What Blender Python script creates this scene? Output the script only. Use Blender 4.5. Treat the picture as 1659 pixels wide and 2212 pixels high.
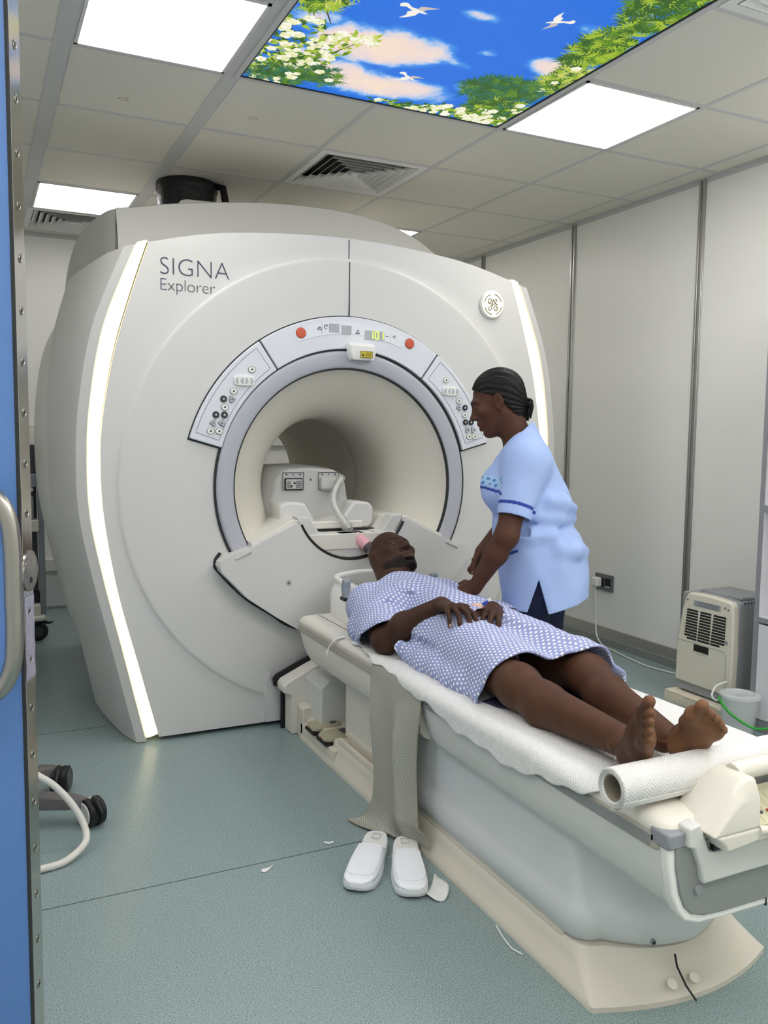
import bpy, bmesh, math, random
import numpy as np
from mathutils import Vector, Matrix

random.seed(7)
rng = np.random.default_rng(7)
for _o in list(bpy.data.objects):
    bpy.data.objects.remove(_o, do_unlink=True)
SC = bpy.context.scene
COL = SC.collection
PI = math.pi
R = math.radians

# ------------------------------------------------------------------ camera
YAW, PITCH, ROLL, FPX = .4510, -.0902, .0120, 1827.9
CAM = (-.3178, -2.6618, 1.2528)


def setup_camera():
    cy, sy, cp, sp = math.cos(YAW), math.sin(YAW), math.cos(PITCH), math.sin(PITCH)
    f = Vector((sy * cp, cy * cp, sp))
    ri = Vector((cy, -sy, 0))
    up = ri.cross(f)
    c, s = math.cos(ROLL), math.sin(ROLL)
    r2 = c * ri + s * up
    u2 = -s * ri + c * up
    cam = bpy.data.cameras.new('camera')
    ob = bpy.data.objects.new('camera', cam)
    COL.objects.link(ob)
    m = Matrix((r2, u2, -f)).transposed().to_4x4()
    m.translation = Vector(CAM)
    ob.matrix_world = m
    cam.sensor_fit = 'HORIZONTAL'
    cam.sensor_width = 36.0
    cam.lens = FPX / 1659 * 36
    cam.clip_start = .02
    SC.camera = ob


setup_camera()

# ------------------------------------------------------------------ world, exposure
LAMP = 8.6
w = bpy.data.worlds.new('world')
SC.world = w
w.use_nodes = True
w.node_tree.nodes['Background'].inputs[0].default_value = (.8, .85, .9, 1)
w.node_tree.nodes['Background'].inputs[1].default_value = .15
vs = SC.view_settings
SC.display_settings.display_device = 'sRGB'
vs.view_transform = 'Standard'
vs.look = 'None'
vs.exposure = 0.06
vs.gamma = 1.0
vs.use_curve_mapping = False
SC.cycles.max_bounces = 10
SC.cycles.diffuse_bounces = 6
SC.cycles.glossy_bounces = 4
SC.cycles.transmission_bounces = 8
SC.cycles.use_denoising = True
SC.cycles.sample_clamp_indirect = 6


# ------------------------------------------------------------------ materials
def s2l(c):
    return tuple((x / 12.92) if x <= .04045 else ((x + .055) / 1.055) ** 2.4 for x in c)


def hexc(h):
    h = h.lstrip('#')
    return s2l(tuple(int(h[i:i + 2], 16) / 255 for i in (0, 2, 4)))


MATS = {}


def mat(name, col, rough=.5, metal=0., spec=.5, emit=None, estr=0., trans=0., alpha=1., coat=0., sss=0.,
        bump=None, var=None, ior=1.45):
    """bump=(scale,strength,detail); var=(scale,amount)"""
    if name in MATS:
        return MATS[name]
    m = bpy.data.materials.new(name)
    m.use_nodes = True
    nt = m.node_tree
    b = nt.nodes['Principled BSDF']
    c = hexc(col) if isinstance(col, str) else col
    b.inputs['Base Color'].default_value = (*c, 1)
    b.inputs['Roughness'].default_value = rough
    b.inputs['Metallic'].default_value = metal
    b.inputs['Specular IOR Level'].default_value = spec
    b.inputs['IOR'].default_value = ior
    if emit is not None:
        e = hexc(emit) if isinstance(emit, str) else emit
        b.inputs['Emission Color'].default_value = (*e, 1)
        b.inputs['Emission Strength'].default_value = estr
    if trans:
        b.inputs['Transmission Weight'].default_value = trans
    if alpha < 1:
        b.inputs['Alpha'].default_value = alpha
    if coat:
        b.inputs['Coat Weight'].default_value = coat
        b.inputs['Coat Roughness'].default_value = .15
    if sss:
        b.inputs['Subsurface Weight'].default_value = sss
        b.inputs['Subsurface Radius'].default_value = (.012, .005, .003)
    if bump or var:
        tc = nt.nodes.new('ShaderNodeTexCoord')
    if bump:
        n = nt.nodes.new('ShaderNodeTexNoise')
        n.inputs['Scale'].default_value = bump[0]
        n.inputs['Detail'].default_value = bump[2] if len(bump) > 2 else 3
        bp = nt.nodes.new('ShaderNodeBump')
        bp.inputs['Strength'].default_value = bump[1]
        bp.inputs['Distance'].default_value = bump[3] if len(bump) > 3 else .002
        nt.links.new(tc.outputs['Object'], n.inputs['Vector'])
        nt.links.new(n.outputs['Fac'], bp.inputs['Height'])
        nt.links.new(bp.outputs['Normal'], b.inputs['Normal'])
    if var:
        n2 = nt.nodes.new('ShaderNodeTexNoise')
        n2.inputs['Scale'].default_value = var[0]
        n2.inputs['Detail'].default_value = 4
        mx = nt.nodes.new('ShaderNodeMix')
        mx.data_type = 'RGBA'
        k = 1 - var[1]
        mx.inputs[6].default_value = (c[0] * k, c[1] * k, c[2] * k, 1)
        k = 1 + var[1]
        mx.inputs[7].default_value = (min(1, c[0] * k), min(1, c[1] * k), min(1, c[2] * k), 1)
        nt.links.new(tc.outputs['Object'], n2.inputs['Vector'])
        nt.links.new(n2.outputs['Fac'], mx.inputs[0])
        nt.links.new(mx.outputs[2], b.inputs['Base Color'])
    MATS[name] = m
    return m


def nodes(m):
    nt = m.node_tree
    return nt, nt.nodes, nt.links, nt.nodes['Principled BSDF']


# ------------------------------------------------------------------ object helpers
def link_obj(name, me, m=None, parent=None):
    o = bpy.data.objects.new(name, me)
    COL.objects.link(o)
    if m is not None:
        for k in (m if isinstance(m, (list, tuple)) else [m]):
            me.materials.append(k)
    if parent is not None:
        o.parent = parent
        chain = Vector(parent.location) if parent.parent is None else Vector((0, 0, 0))
        o.matrix_parent_inverse = Matrix.Translation(-chain)
    return o


def tag(o, label, cat, group=None, kind=None):
    o['label'] = label
    o['category'] = cat
    if group:
        o['group'] = group
    if kind:
        o['kind'] = kind
    return o


def struct(o):
    o['kind'] = 'structure'
    return o


def empty(name, loc, label, cat, group=None):
    o = bpy.data.objects.new(name, None)
    COL.objects.link(o)
    o.location = loc
    o.empty_display_size = .1
    return tag(o, label, cat, group)


class MB:
    """collects shapes, then links them as ONE mesh object"""

    def __init__(s):
        s.v, s.f, s.mi = [], [], []
        s.n = 0

    def add(s, v, f, mi=0):
        v = np.asarray(v, float)
        s.v.append(v)
        s.f.extend([tuple(i + s.n for i in q) for q in f])
        s.mi.extend([mi] * len(f))
        s.n += len(v)
        return s

    def box(s, lo, hi, mi=0, rot=None, piv=None):
        x0, y0, z0 = lo
        x1, y1, z1 = hi
        v = np.array([(x0, y0, z0), (x1, y0, z0), (x1, y1, z0), (x0, y1, z0), (x0, y0, z1), (x1, y0, z1), (x1, y1, z1), (x0, y1, z1)], float)
        if rot is not None:
            p = np.array(piv if piv is not None else v.mean(0))
            v = (v - p) @ np.array(rot).T + p
        return s.add(v, [(0, 3, 2, 1), (4, 5, 6, 7), (0, 1, 5, 4), (1, 2, 6, 5), (2, 3, 7, 6), (3, 0, 4, 7)], mi)

    def prism(s, poly, axis, a, b, mi=0):
        """poly: 2D points in the two other axes (in xyz order)"""
        n = len(poly)
        v = []
        for t in (a, b):
            for p in poly:
                q = [p[0], p[1]]
                q.insert(axis, t)
                v.append(q)
        f = [tuple(range(n))[::-1], tuple(range(n, 2 * n))]
        f += [(i, (i + 1) % n, n + (i + 1) % n, n + i) for i in range(n)]
        return s.add(v, f, mi)

    def loft(s, rings, closed=True, cap=True, mi=0):
        n = len(rings[0])
        v = np.concatenate([np.asarray(r, float) for r in rings])
        f = []
        m = n if closed else n - 1
        for j in range(len(rings) - 1):
            for i in range(m):
                k = (i + 1) % n
                f.append((j * n + i, j * n + k, (j + 1) * n + k, (j + 1) * n + i))
        if cap:
            f.append(tuple(range(n))[::-1])
            f.append(tuple(range((len(rings) - 1) * n, len(rings) * n)))
        return s.add(v, f, mi)

    def tube(s, path, r, n=12, mi=0, cap=True, close=False):
        P = np.asarray(path, float)
        rr = np.broadcast_to(np.asarray(r, float), (len(P),))
        T = np.gradient(P, axis=0)
        if close:
            T = np.roll(P, -1, 0) - np.roll(P, 1, 0)
        T /= np.linalg.norm(T, axis=1)[:, None] + 1e-12
        up = np.array([0, 0, 1.]) if abs(T[0][2]) < .9 else np.array([1., 0, 0])
        N = np.cross(T[0], up)
        N /= np.linalg.norm(N)
        rings = []
        a = np.linspace(0, 2 * PI, n, endpoint=False)
        for i in range(len(P)):
            N = N - T[i] * (N @ T[i])
            N /= np.linalg.norm(N)
            B = np.cross(T[i], N)
            rings.append(P[i] + rr[i] * (np.cos(a)[:, None] * N + np.sin(a)[:, None] * B))
        if close:
            rings.append(rings[0])
            cap = False
        return s.loft(rings, True, cap, mi)

    def lathe(s, prof, origin, axis=(0, 0, 1), n=32, mi=0, cap=True):
        """prof: (radius, height) along axis"""
        A = np.array(axis, float)
        A /= np.linalg.norm(A)
        u = np.cross(A, [0, 0, 1.] if abs(A[2]) < .9 else [1., 0, 0])
        u /= np.linalg.norm(u)
        w_ = np.cross(A, u)
        a = np.linspace(0, 2 * PI, n, endpoint=False)
        O = np.array(origin, float)
        rings = [O + A * h + r * (np.cos(a)[:, None] * u + np.sin(a)[:, None] * w_) for r, h in prof]
        return s.loft(rings, True, cap, mi)

    def disc(s, c, r, axis, t, n=28, mi=0):
        return s.lathe([(r, 0), (r, t)], c, axis, n, mi)

    def grid(s, P, mi=0, flip=False):
        P = np.asarray(P, float)
        a, b = P.shape[:2]
        f = []
        for i in range(a - 1):
            for j in range(b - 1):
                q = (i * b + j, i * b + j + 1, (i + 1) * b + j + 1, (i + 1) * b + j)
                f.append(q[::-1] if flip else q)
        return s.add(P.reshape(-1, 3), f, mi)

    def build(s, name, m, parent=None, smooth=35, bevel=0, seg=2, sub=0, fix=True, bang=40):
        me = bpy.data.meshes.new(name)
        me.from_pydata(np.concatenate(s.v).tolist(), [], s.f)
        me.polygons.foreach_set('material_index', s.mi)
        if fix:
            bm = bmesh.new()
            bm.from_mesh(me)
            bmesh.ops.recalc_face_normals(bm, faces=bm.faces)
            bm.to_mesh(me)
            bm.free()
        me.update()
        o = link_obj(name, me, m, parent)
        if smooth:
            me.polygons.foreach_set('use_smooth', [True] * len(me.polygons))
            if smooth < 180:
                me.set_sharp_from_angle(angle=R(smooth))
        if bevel:
            md = o.modifiers.new('bevel', 'BEVEL')
            md.width = bevel
            md.segments = seg
            md.limit_method = 'ANGLE'
            md.angle_limit = R(bang)
            md.harden_normals = False
        if sub:
            md = o.modifiers.new('sub', 'SUBSURF')
            md.levels = md.render_levels = sub
        return o


def interp(x, pts):
    p = sorted(pts)
    return np.interp(x, [a for a, b in p], [b for a, b in p])


def cspline(pts, n):
    """smooth Catmull-Rom through points"""
    P = np.asarray(pts, float)
    P = np.vstack([2 * P[0] - P[1], P, 2 * P[-1] - P[-2]])
    out = []
    segs = len(P) - 3
    per = max(2, n // segs)
    for i in range(segs):
        p0, p1, p2, p3 = P[i:i + 4]
        t = np.linspace(0, 1, per, endpoint=False)[:, None]
        out.append(.5 * ((2 * p1) + (-p0 + p2) * t + (2 * p0 - 5 * p1 + 4 * p2 - p3) * t ** 2 + (-p0 + 3 * p1 - 3 * p2 + p3) * t ** 3))
    out.append(P[-2][None])
    return np.concatenate(out)


def smooth1(x, pts):
    """smooth interpolation (monotone-ish) of scalar pts"""
    p = np.array(sorted(pts))
    c = cspline(p, 24 * len(p))
    return np.interp(x, c[:, 0], c[:, 1])


def text_mb(txt, size, origin, xdir, ydir, depth=.0008, offset=0, align='LEFT', space=1.0):
    """lettering as a mesh builder"""
    cu = bpy.data.curves.new('lettering', 'FONT')
    cu.body = txt
    cu.size = size
    cu.extrude = depth
    cu.offset = offset
    cu.align_x = align
    cu.space_character = space
    cu.resolution_u = 4
    ob = bpy.data.objects.new('lettering', cu)
    COL.objects.link(ob)
    dg = bpy.context.evaluated_depsgraph_get()
    me = bpy.data.meshes.new_from_object(ob.evaluated_get(dg))
    v = np.array([x.co for x in me.vertices]).reshape(-1, 3)
    f = [tuple(p.vertices) for p in me.polygons]
    bpy.data.objects.remove(ob, do_unlink=True)
    bpy.data.curves.remove(cu)
    bpy.data.meshes.remove(me)
    X = np.array(xdir, float)
    Y = np.array(ydir, float)
    Z = np.cross(X, Y)
    mb = MB()
    mb.add(np.array(origin) + v[:, :1] * X + v[:, 1:2] * Y + v[:, 2:] * Z, f)
    return mb


def copy_tree(o, parent=None):
    c = o.copy()
    COL.objects.link(c)
    if parent is not None:
        c.parent = parent
    for ch in list(o.children):
        copy_tree(ch, c)
    return c


def move_copy(o, delta, label=None, group=None):
    c = copy_tree(o)
    c.location = Vector(o.location) + Vector(delta)
    if label:
        c['label'] = label
    if group:
        c['group'] = group
    return c
# ------------------------------------------------------------------ the room
H = 2.6
XL, XR, YF, YB = -1.45, 3.14, -3.3, 3.70

m_tile = mat('ceiling_tile', '#dfdcd1', .85, bump=(160, .12), var=(1.3, .03))
m_tbar = mat('ceiling_bar', '#c9c9c8', .55)
m_wallp = mat('wall_panel', '#f0f0eb', .38, var=(.7, .025), bump=(60, .03))
m_alu = mat('aluminium', '#b9b9b6', .32, metal=.85)
m_lamp = mat('lamp_diffuser', '#ffffff', .4, emit='#fefaf7', estr=LAMP)
m_lampframe = mat('lamp_frame', '#d8d8d6', .45)


def floor_mat():
    m = mat('vinyl_floor', '#5f7f8c', .28, spec=.45)
    nt, N, L, b = nodes(m)
    tc = N.new('ShaderNodeTexCoord')
    big = N.new('ShaderNodeTexNoise')
    big.inputs['Scale'].default_value = .8
    big.inputs['Detail'].default_value = 2
    fine = N.new('ShaderNodeTexNoise')
    fine.inputs['Scale'].default_value = 290
    fine.inputs['Detail'].default_value = 3
    fine.inputs['Roughness'].default_value = .75
    L.new(tc.outputs['Object'], big.inputs['Vector'])
    L.new(tc.outputs['Object'], fine.inputs['Vector'])
    r1 = N.new('ShaderNodeValToRGB')
    r1.color_ramp.elements[0].position = .33
    r1.color_ramp.elements[0].color = (*hexc('#607678'), 1)
    r1.color_ramp.elements[1].position = .68
    r1.color_ramp.elements[1].color = (*hexc('#aab9b8'), 1)
    L.new(fine.outputs['Fac'], r1.inputs['Fac'])
    mx = N.new('ShaderNodeMix')
    mx.data_type = 'RGBA'
    mx.blend_type = 'MULTIPLY'
    mx.inputs[0].default_value = .5
    r2 = N.new('ShaderNodeValToRGB')
    r2.color_ramp.elements[0].color = (.86, .93, 1, 1)
    r2.color_ramp.elements[1].color = (1, 1, .92, 1)
    L.new(big.outputs['Fac'], r2.inputs['Fac'])
    L.new(r1.outputs['Color'], mx.inputs[6])
    L.new(r2.outputs['Color'], mx.inputs[7])
    L.new(mx.outputs[2], b.inputs['Base Color'])
    rr = N.new('ShaderNodeMapRange')
    rr.inputs['To Min'].default_value = .20
    rr.inputs['To Max'].default_value = .36
    L.new(fine.outputs['Fac'], rr.inputs['Value'])
    L.new(rr.outputs['Result'], b.inputs['Roughness'])
    bp = N.new('ShaderNodeBump')
    bp.inputs['Strength'].default_value = .15
    bp.inputs['Distance'].default_value = .001
    L.new(fine.outputs['Fac'], bp.inputs['Height'])
    L.new(bp.outputs['Normal'], b.inputs['Normal'])
    return m


m_floor = floor_mat()
struct(MB().box((XL, YF, -.06), (XR, YB, 0)).build('floor', m_floor))
# welded seam in the vinyl, and a second seam to the left of the scanner
m_seam = mat('floor_seam', '#3d5258', .5)
struct(MB().box((XL, -.3715, 0), (XR, -.3685, .0006)).box((XL, 1.02, 0), (.16, 1.023, .0006)).build('trim_1', m_seam))
for nm, lo, hi in (('wall_right', (XR, YF, 0), (XR + .08, YB, H)), ('wall_left', (XL - .08, YF, 0), (XL, YB, H)),
                   ('wall_back', (XL, YB, 0), (XR, YB + .08, H)), ('wall_front', (XL, YF - .08, 0), (XR, YF, H))):
    struct(MB().box(lo, hi).build(nm, m_wallp))

# ceiling: grid of 0.6 m tiles with holes where lamps, vents and the mural sit
K0, K1, J0, J1 = -3, 5, -5, 6       # tile columns k: x=.6k, rows j: y=.6j
lamps = [(0, 0), (3, 0), (0, 4), (3, 4), (0, -3), (3, -3), (-2, -1), (4, -5), (1, -5), (4, -2), (-2, -4), (3, -5), (-1, -5), (2, -4)]  # visible panels first, then unseen ones added as fill light
vents = [(2, 2), (0, 5), (3, -2)]
mural = [(k, j) for k in (1, 2) for j in (-2, -1, 0)]
ce = MB()
bars = MB()
for k in range(K0, K1 + 1):
    for j in range(J0 - 1, J1 + 1):
        if (k, j) in lamps or (k, j) in vents or (k, j) in mural:
            continue
        x0, x1 = max(.6 * k, XL), min(.6 * k + .6, XR)
        y0, y1 = max(.6 * j, YF), min(.6 * j + .6, YB)
        if x1 - x0 < .02 or y1 - y0 < .02:
            continue
        e = random.uniform(-.0006, .0006)
        ce.box((x0 + .004, y0 + .004, H + .001 + e), (x1 - .004, y1 - .004, H + .015))
ce.box((XL, YF, H + .06), (XR, YB, H + .1))
struct(ce.build('ceiling', m_tile))
for k in range(K0, K1 + 1):
    wd = .030 if k in (0, 1) else .0115
    x = .6 * k
    if x < XL:
        continue
    ys = [(YF, YB)]
    if k == 2:
        ys = [(YF, -1.2), (.6, YB)]
    for a, b in ys:
        bars.box((x - wd, a, H - .0006), (x + wd, b, H + .02))
        if wd > .02:
            bars.box((x - wd - .003, a, H - .002), (x - wd, b, H + .02))
            bars.box((x + wd, a, H - .002), (x + wd + .003, b, H + .02))
for j in range(J0, J1 + 1):
    y = .6 * j
    xs = [(XL, XR)] if j not in (-1, 0) else [(XL, .6), (1.8, XR)]
    for a, b in xs:
        bars.box((a, y - .0115, H - .001), (b, y + .0115, H + .02))
struct(bars.build('trim_2', m_tbar))
# wall angle moulding round the ceiling edge
mm = MB()
mm.box((XR - .022, YF, H - .004), (XR, YB, H)).box((XL, YB - .022, H - .004), (XR, YB, H))
mm.box((XR - .003, YF, H - .025), (XR, YB, H)).box((XL, YB - .003, H - .025), (XR, YB, H))
struct(mm.build('trim_3', m_tbar))
# vertical aluminium joint profiles of the right-hand wall panels
for i, y in enumerate((2.82, 1.76, .705, -.35, -1.4)):
    t = MB()
    t.box((XR - .006, y - .022, 0), (XR, y + .022, H - .01))
    t.box((XR - .014, y - .020, 0), (XR - .006, y - .006, H - .01))
    t.box((XR - .014, y + .006, 0), (XR - .006, y + .020, H - .01))
    struct(t.build('trim_%d' % (4 + i), m_alu, bevel=.002))
bs = MB()
bs.box((XR - .035, YF, 0), (XR, YB, .045)).prism([(XR - .03, .045), (XR, .045), (XR, .10), (XR - .012, .10)], 1, YF, YB)
struct(bs.build('baseboard_right', m_alu, bevel=.002))
b2 = MB().box((XL, YB - .02, .02), (XR, YB, .27))
struct(b2.build('baseboard_back', mat('back_skirting', '#cfd3d4', .4)))
struct(MB().box((XL, YB - .035, .27), (XR, YB, .36)).build('trim_9', mat('wall_guard', '#e2e1da', .4), bevel=.006))
struct(MB().box((XL, YB - .03, 1.16), (XR, YB, 1.3)).build('trim_10', mat('wall_guard', '#e2e1da', .4), bevel=.006))


# ------------------------------------------------------------------ ceiling lamps
def ceiling_lamp(k, j, label):
    x0, y0 = .6 * k, .6 * j
    t = empty('ceiling_lamp', (x0 + .3, y0 + .3, H), label, 'ceiling light', 'square ceiling lamps')
    e = .034 if k == 0 else .014
    a, b, c, d = x0 + e, x0 + .6 - (.034 if k == 0 else .014), y0 + .014, y0 + .586
    fr = MB()
    for lo, hi in (((a, c), (a + .012, d)), ((b - .012, c), (b, d)), ((a, c), (b, c + .012)), ((a, d - .012), (b, d))):
        fr.box((*lo, H - .004), (*hi, H + .03))
    fr.box((a, c, H + .03), (b, d, H + .05))
    fr.build('frame', m_lampframe, t)
    MB().box((a + .012, c + .012, H - .001), (b - .012, d - .012, H + .006)).build('diffuser', m_lamp, t)
    return t


LAB = {(0, 0): 'big bright square ceiling lamp above the left of the scanner, left of the sky mural',
       (3, 0): 'bright square ceiling lamp at the right edge of the sky mural',
       (0, 4): 'bright square ceiling lamp at the far left beside a vent',
       (3, 4): 'ceiling lamp mostly hidden behind the scanner hood, only a corner glinting',
       (0, -3): 'unseen fill lamp added over the left of the room behind the door edge',
       (3, -3): 'unseen fill lamp added over the foot of the patient table, behind the viewer',
       (-2, -1): 'unseen fill lamp added over the left wall side of the room',
       (4, -5): 'unseen fill lamp added nearest the front wall on the right',
       (4, -2): 'unseen fill lamp added over the shelf cabinet beside the right wall',
       (-2, -4): 'unseen fill lamp added over the corner behind the blue door',
       (3, -5): 'unseen fill lamp added near the front wall, right of the middle one',
       (-1, -5): 'unseen fill lamp added near the front wall on the left',
       (2, -4): 'unseen fill lamp added behind the viewer, one row before the front wall',
       (1, -5): 'unseen fill lamp added nearest the front wall in the middle'}
for kj in lamps:
    ceiling_lamp(*kj, LAB[kj])

# ------------------------------------------------------------------ ceiling vents
m_vent = mat('vent_louvre', '#e6e6e3', .45)
m_ventdark = mat('vent_dark', '#3a3b3c', .8)


def ceiling_vent(k, j, label):
    cx, cy = .6 * k + .3, .6 * j + .3
    t = empty('ceiling_vent', (cx, cy, H), label, 'air vent', 'square ceiling vents')
    MB().box((cx - .28, cy - .28, H + .05), (cx + .28, cy + .28, H + .056)).build('duct_opening', m_ventdark, t)

    def sq(r0, z0, r1, z1, th=.004):
        mb = MB()
        P = []
        for r, z in ((r0, z0), (r1, z1), (r1 - th, z1 + th * .4), (r0 - th, z0 + th * .4)):
            P.append([(cx - r, cy - r, z), (cx + r, cy - r, z), (cx + r, cy + r, z), (cx - r, cy + r, z)])
        P.append(P[0])
        return mb.loft(P, True, False)
    f = MB()
    for lo, hi in (((-.287, -.287), (-.25, .287)), ((.25, -.287), (.287, .287)), ((-.25, -.287), (.25, -.25)), ((-.25, .25), (.25, .287))):
        f.box((cx + lo[0], cy + lo[1], H - .003), (cx + hi[0], cy + hi[1], H + .02))
    f.build('frame', m_vent, t)
    for i in range(6):
        r = .246 - i * .038
        sq(r, H - .004, r - .031, H + .021).build('louvre', m_vent, t, smooth=0)
    MB().box((cx - .022, cy - .022, H - .002), (cx + .022, cy + .022, H + .004)).build('centre_plate', m_vent, t)
    return t


ceiling_vent(2, 2, 'square louvred ceiling vent above the scanner hood, beside the black duct')
ceiling_vent(0, 5, 'square louvred ceiling vent at the far left against the back wall')
ceiling_vent(3, -2, 'square louvred ceiling vent cut off at the top right beside the sky mural')

# faint stains on two tiles
m_stain = mat('stain', '#b7ad97', .9)
for (nm, lab, ps) in (('water_stain', 'faint brown water stain on the ceiling tile below the big lamp', [(.27, 1.02, .02)]),
                      ('water_stain', 'faint brown water mark on the ceiling tile below the mural', [(.80, .98, .018)])):
    s = MB()
    for x, y, r in ps:
        a = np.linspace(0, 2 * PI, 26, endpoint=False)
        wob = r * (1 + .18 * np.sin(3 * a + x * 40) + .1 * np.sin(5 * a))
        o_ = np.c_[x + wob * np.cos(a), y + .8 * wob * np.sin(a), np.full(26, H - .0002)]
        i_ = np.c_[x + .8 * wob * np.cos(a), y + .62 * wob * np.sin(a), np.full(26, H - .0002)]
        s.loft([o_, i_, i_ + [0, 0, .001], o_ + [0, 0, .001], o_], True, False)
    tag(s.build(nm, m_stain), lab, 'stain')


# ------------------------------------------------------------------ backlit sky mural in the ceiling
MX0, MX1, MY0, MY1 = .625, 1.778, -1.19, .582


def mural_mat():
    m = mat('mural_sky', '#1e6fe0', .5)
    nt, N, L, b = nodes(m)
    tc = N.new('ShaderNodeTexCoord')
    n = N.new('ShaderNodeTexNoise')
    n.inputs['Scale'].default_value = 3.2
    n.inputs['Detail'].default_value = 9
    n.inputs['Roughness'].default_value = .62
    n.inputs['Distortion'].default_value = .35
    L.new(tc.outputs['Object'], n.inputs['Vector'])
    # cloud banks, placed as soft ellipses and broken up by the noise
    blobs = [(1.05, .12, .30, .17, 1.0), (1.12, .42, .34, .16, 1.0), (.80, .40, .22, .16, .55), (1.30, .12, .12, .06, .5), (1.52, .28, .16, .08, .75),
             (1.62, -.02, .16, .10, .8), (1.55, -.30, .16, .09, .6), (1.20, -.22, .10, .05, .6), (1.36, .0, .11, .05, .55), (.86, .12, .13, .14, .8),
             (.72, .02, .13, .14, .6), (.95, -.5, .3, .15, .7), (1.45, -.8, .35, .2, .8), (1.0, -1.0, .3, .15, .6)]
    acc = None
    for (x, y, rx, ry, wt) in blobs:
        mp = N.new('ShaderNodeMapping')
        mp.vector_type = 'POINT'
        mp.inputs['Location'].default_value = (-x / rx, -y / ry, 0)
        mp.inputs['Scale'].default_value = (1 / rx, 1 / ry, 0)
        L.new(tc.outputs['Object'], mp.inputs['Vector'])
        ln = N.new('ShaderNodeVectorMath')
        ln.operation = 'LENGTH'
        L.new(mp.outputs['Vector'], ln.inputs[0])
        mr = N.new('ShaderNodeMapRange')
        mr.inputs['From Min'].default_value = 1.25
        mr.inputs['From Max'].default_value = .15
        mr.inputs['To Max'].default_value = wt
        L.new(ln.outputs['Value'], mr.inputs['Value'])
        if acc is None:
            acc = mr.outputs['Result']
        else:
            mxn = N.new('ShaderNodeMath')
            mxn.operation = 'MAXIMUM'
            L.new(acc, mxn.inputs[0])
            L.new(mr.outputs['Result'], mxn.inputs[1])
            acc = mxn.outputs['Value']
    ad = N.new('ShaderNodeMath')
    ad.operation = 'MULTIPLY_ADD'
    ad.inputs[1].default_value = 1.9
    ad.inputs[2].default_value = -.93
    L.new(n.outputs['Fac'], ad.inputs[0])
    sm = N.new('ShaderNodeMath')
    L.new(ad.outputs['Value'], sm.inputs[0])
    L.new(acc, sm.inputs[1])
    rp = N.new('ShaderNodeValToRGB')
    e = rp.color_ramp.elements
    e[0].position = .33
    e[0].color = (*hexc('#0a6cde'), 1)
    e[1].position = .95
    e[1].color = (*hexc('#f3dccb'), 1)
    for p_, c_ in ((.46, '#3d8fe6'), (.56, '#a9c4ec'), (.68, '#e6d6d6')):
        k = e.new(p_)
        k.color = (*hexc(c_), 1)
    L.new(sm.outputs['Value'], rp.inputs['Fac'])
    b.inputs['Base Color'].default_value = (.02, .02, .02, 1)
    L.new(rp.outputs['Color'], b.inputs['Emission Color'])
    b.inputs['Emission Strength'].default_value = .95
    return m


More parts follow.
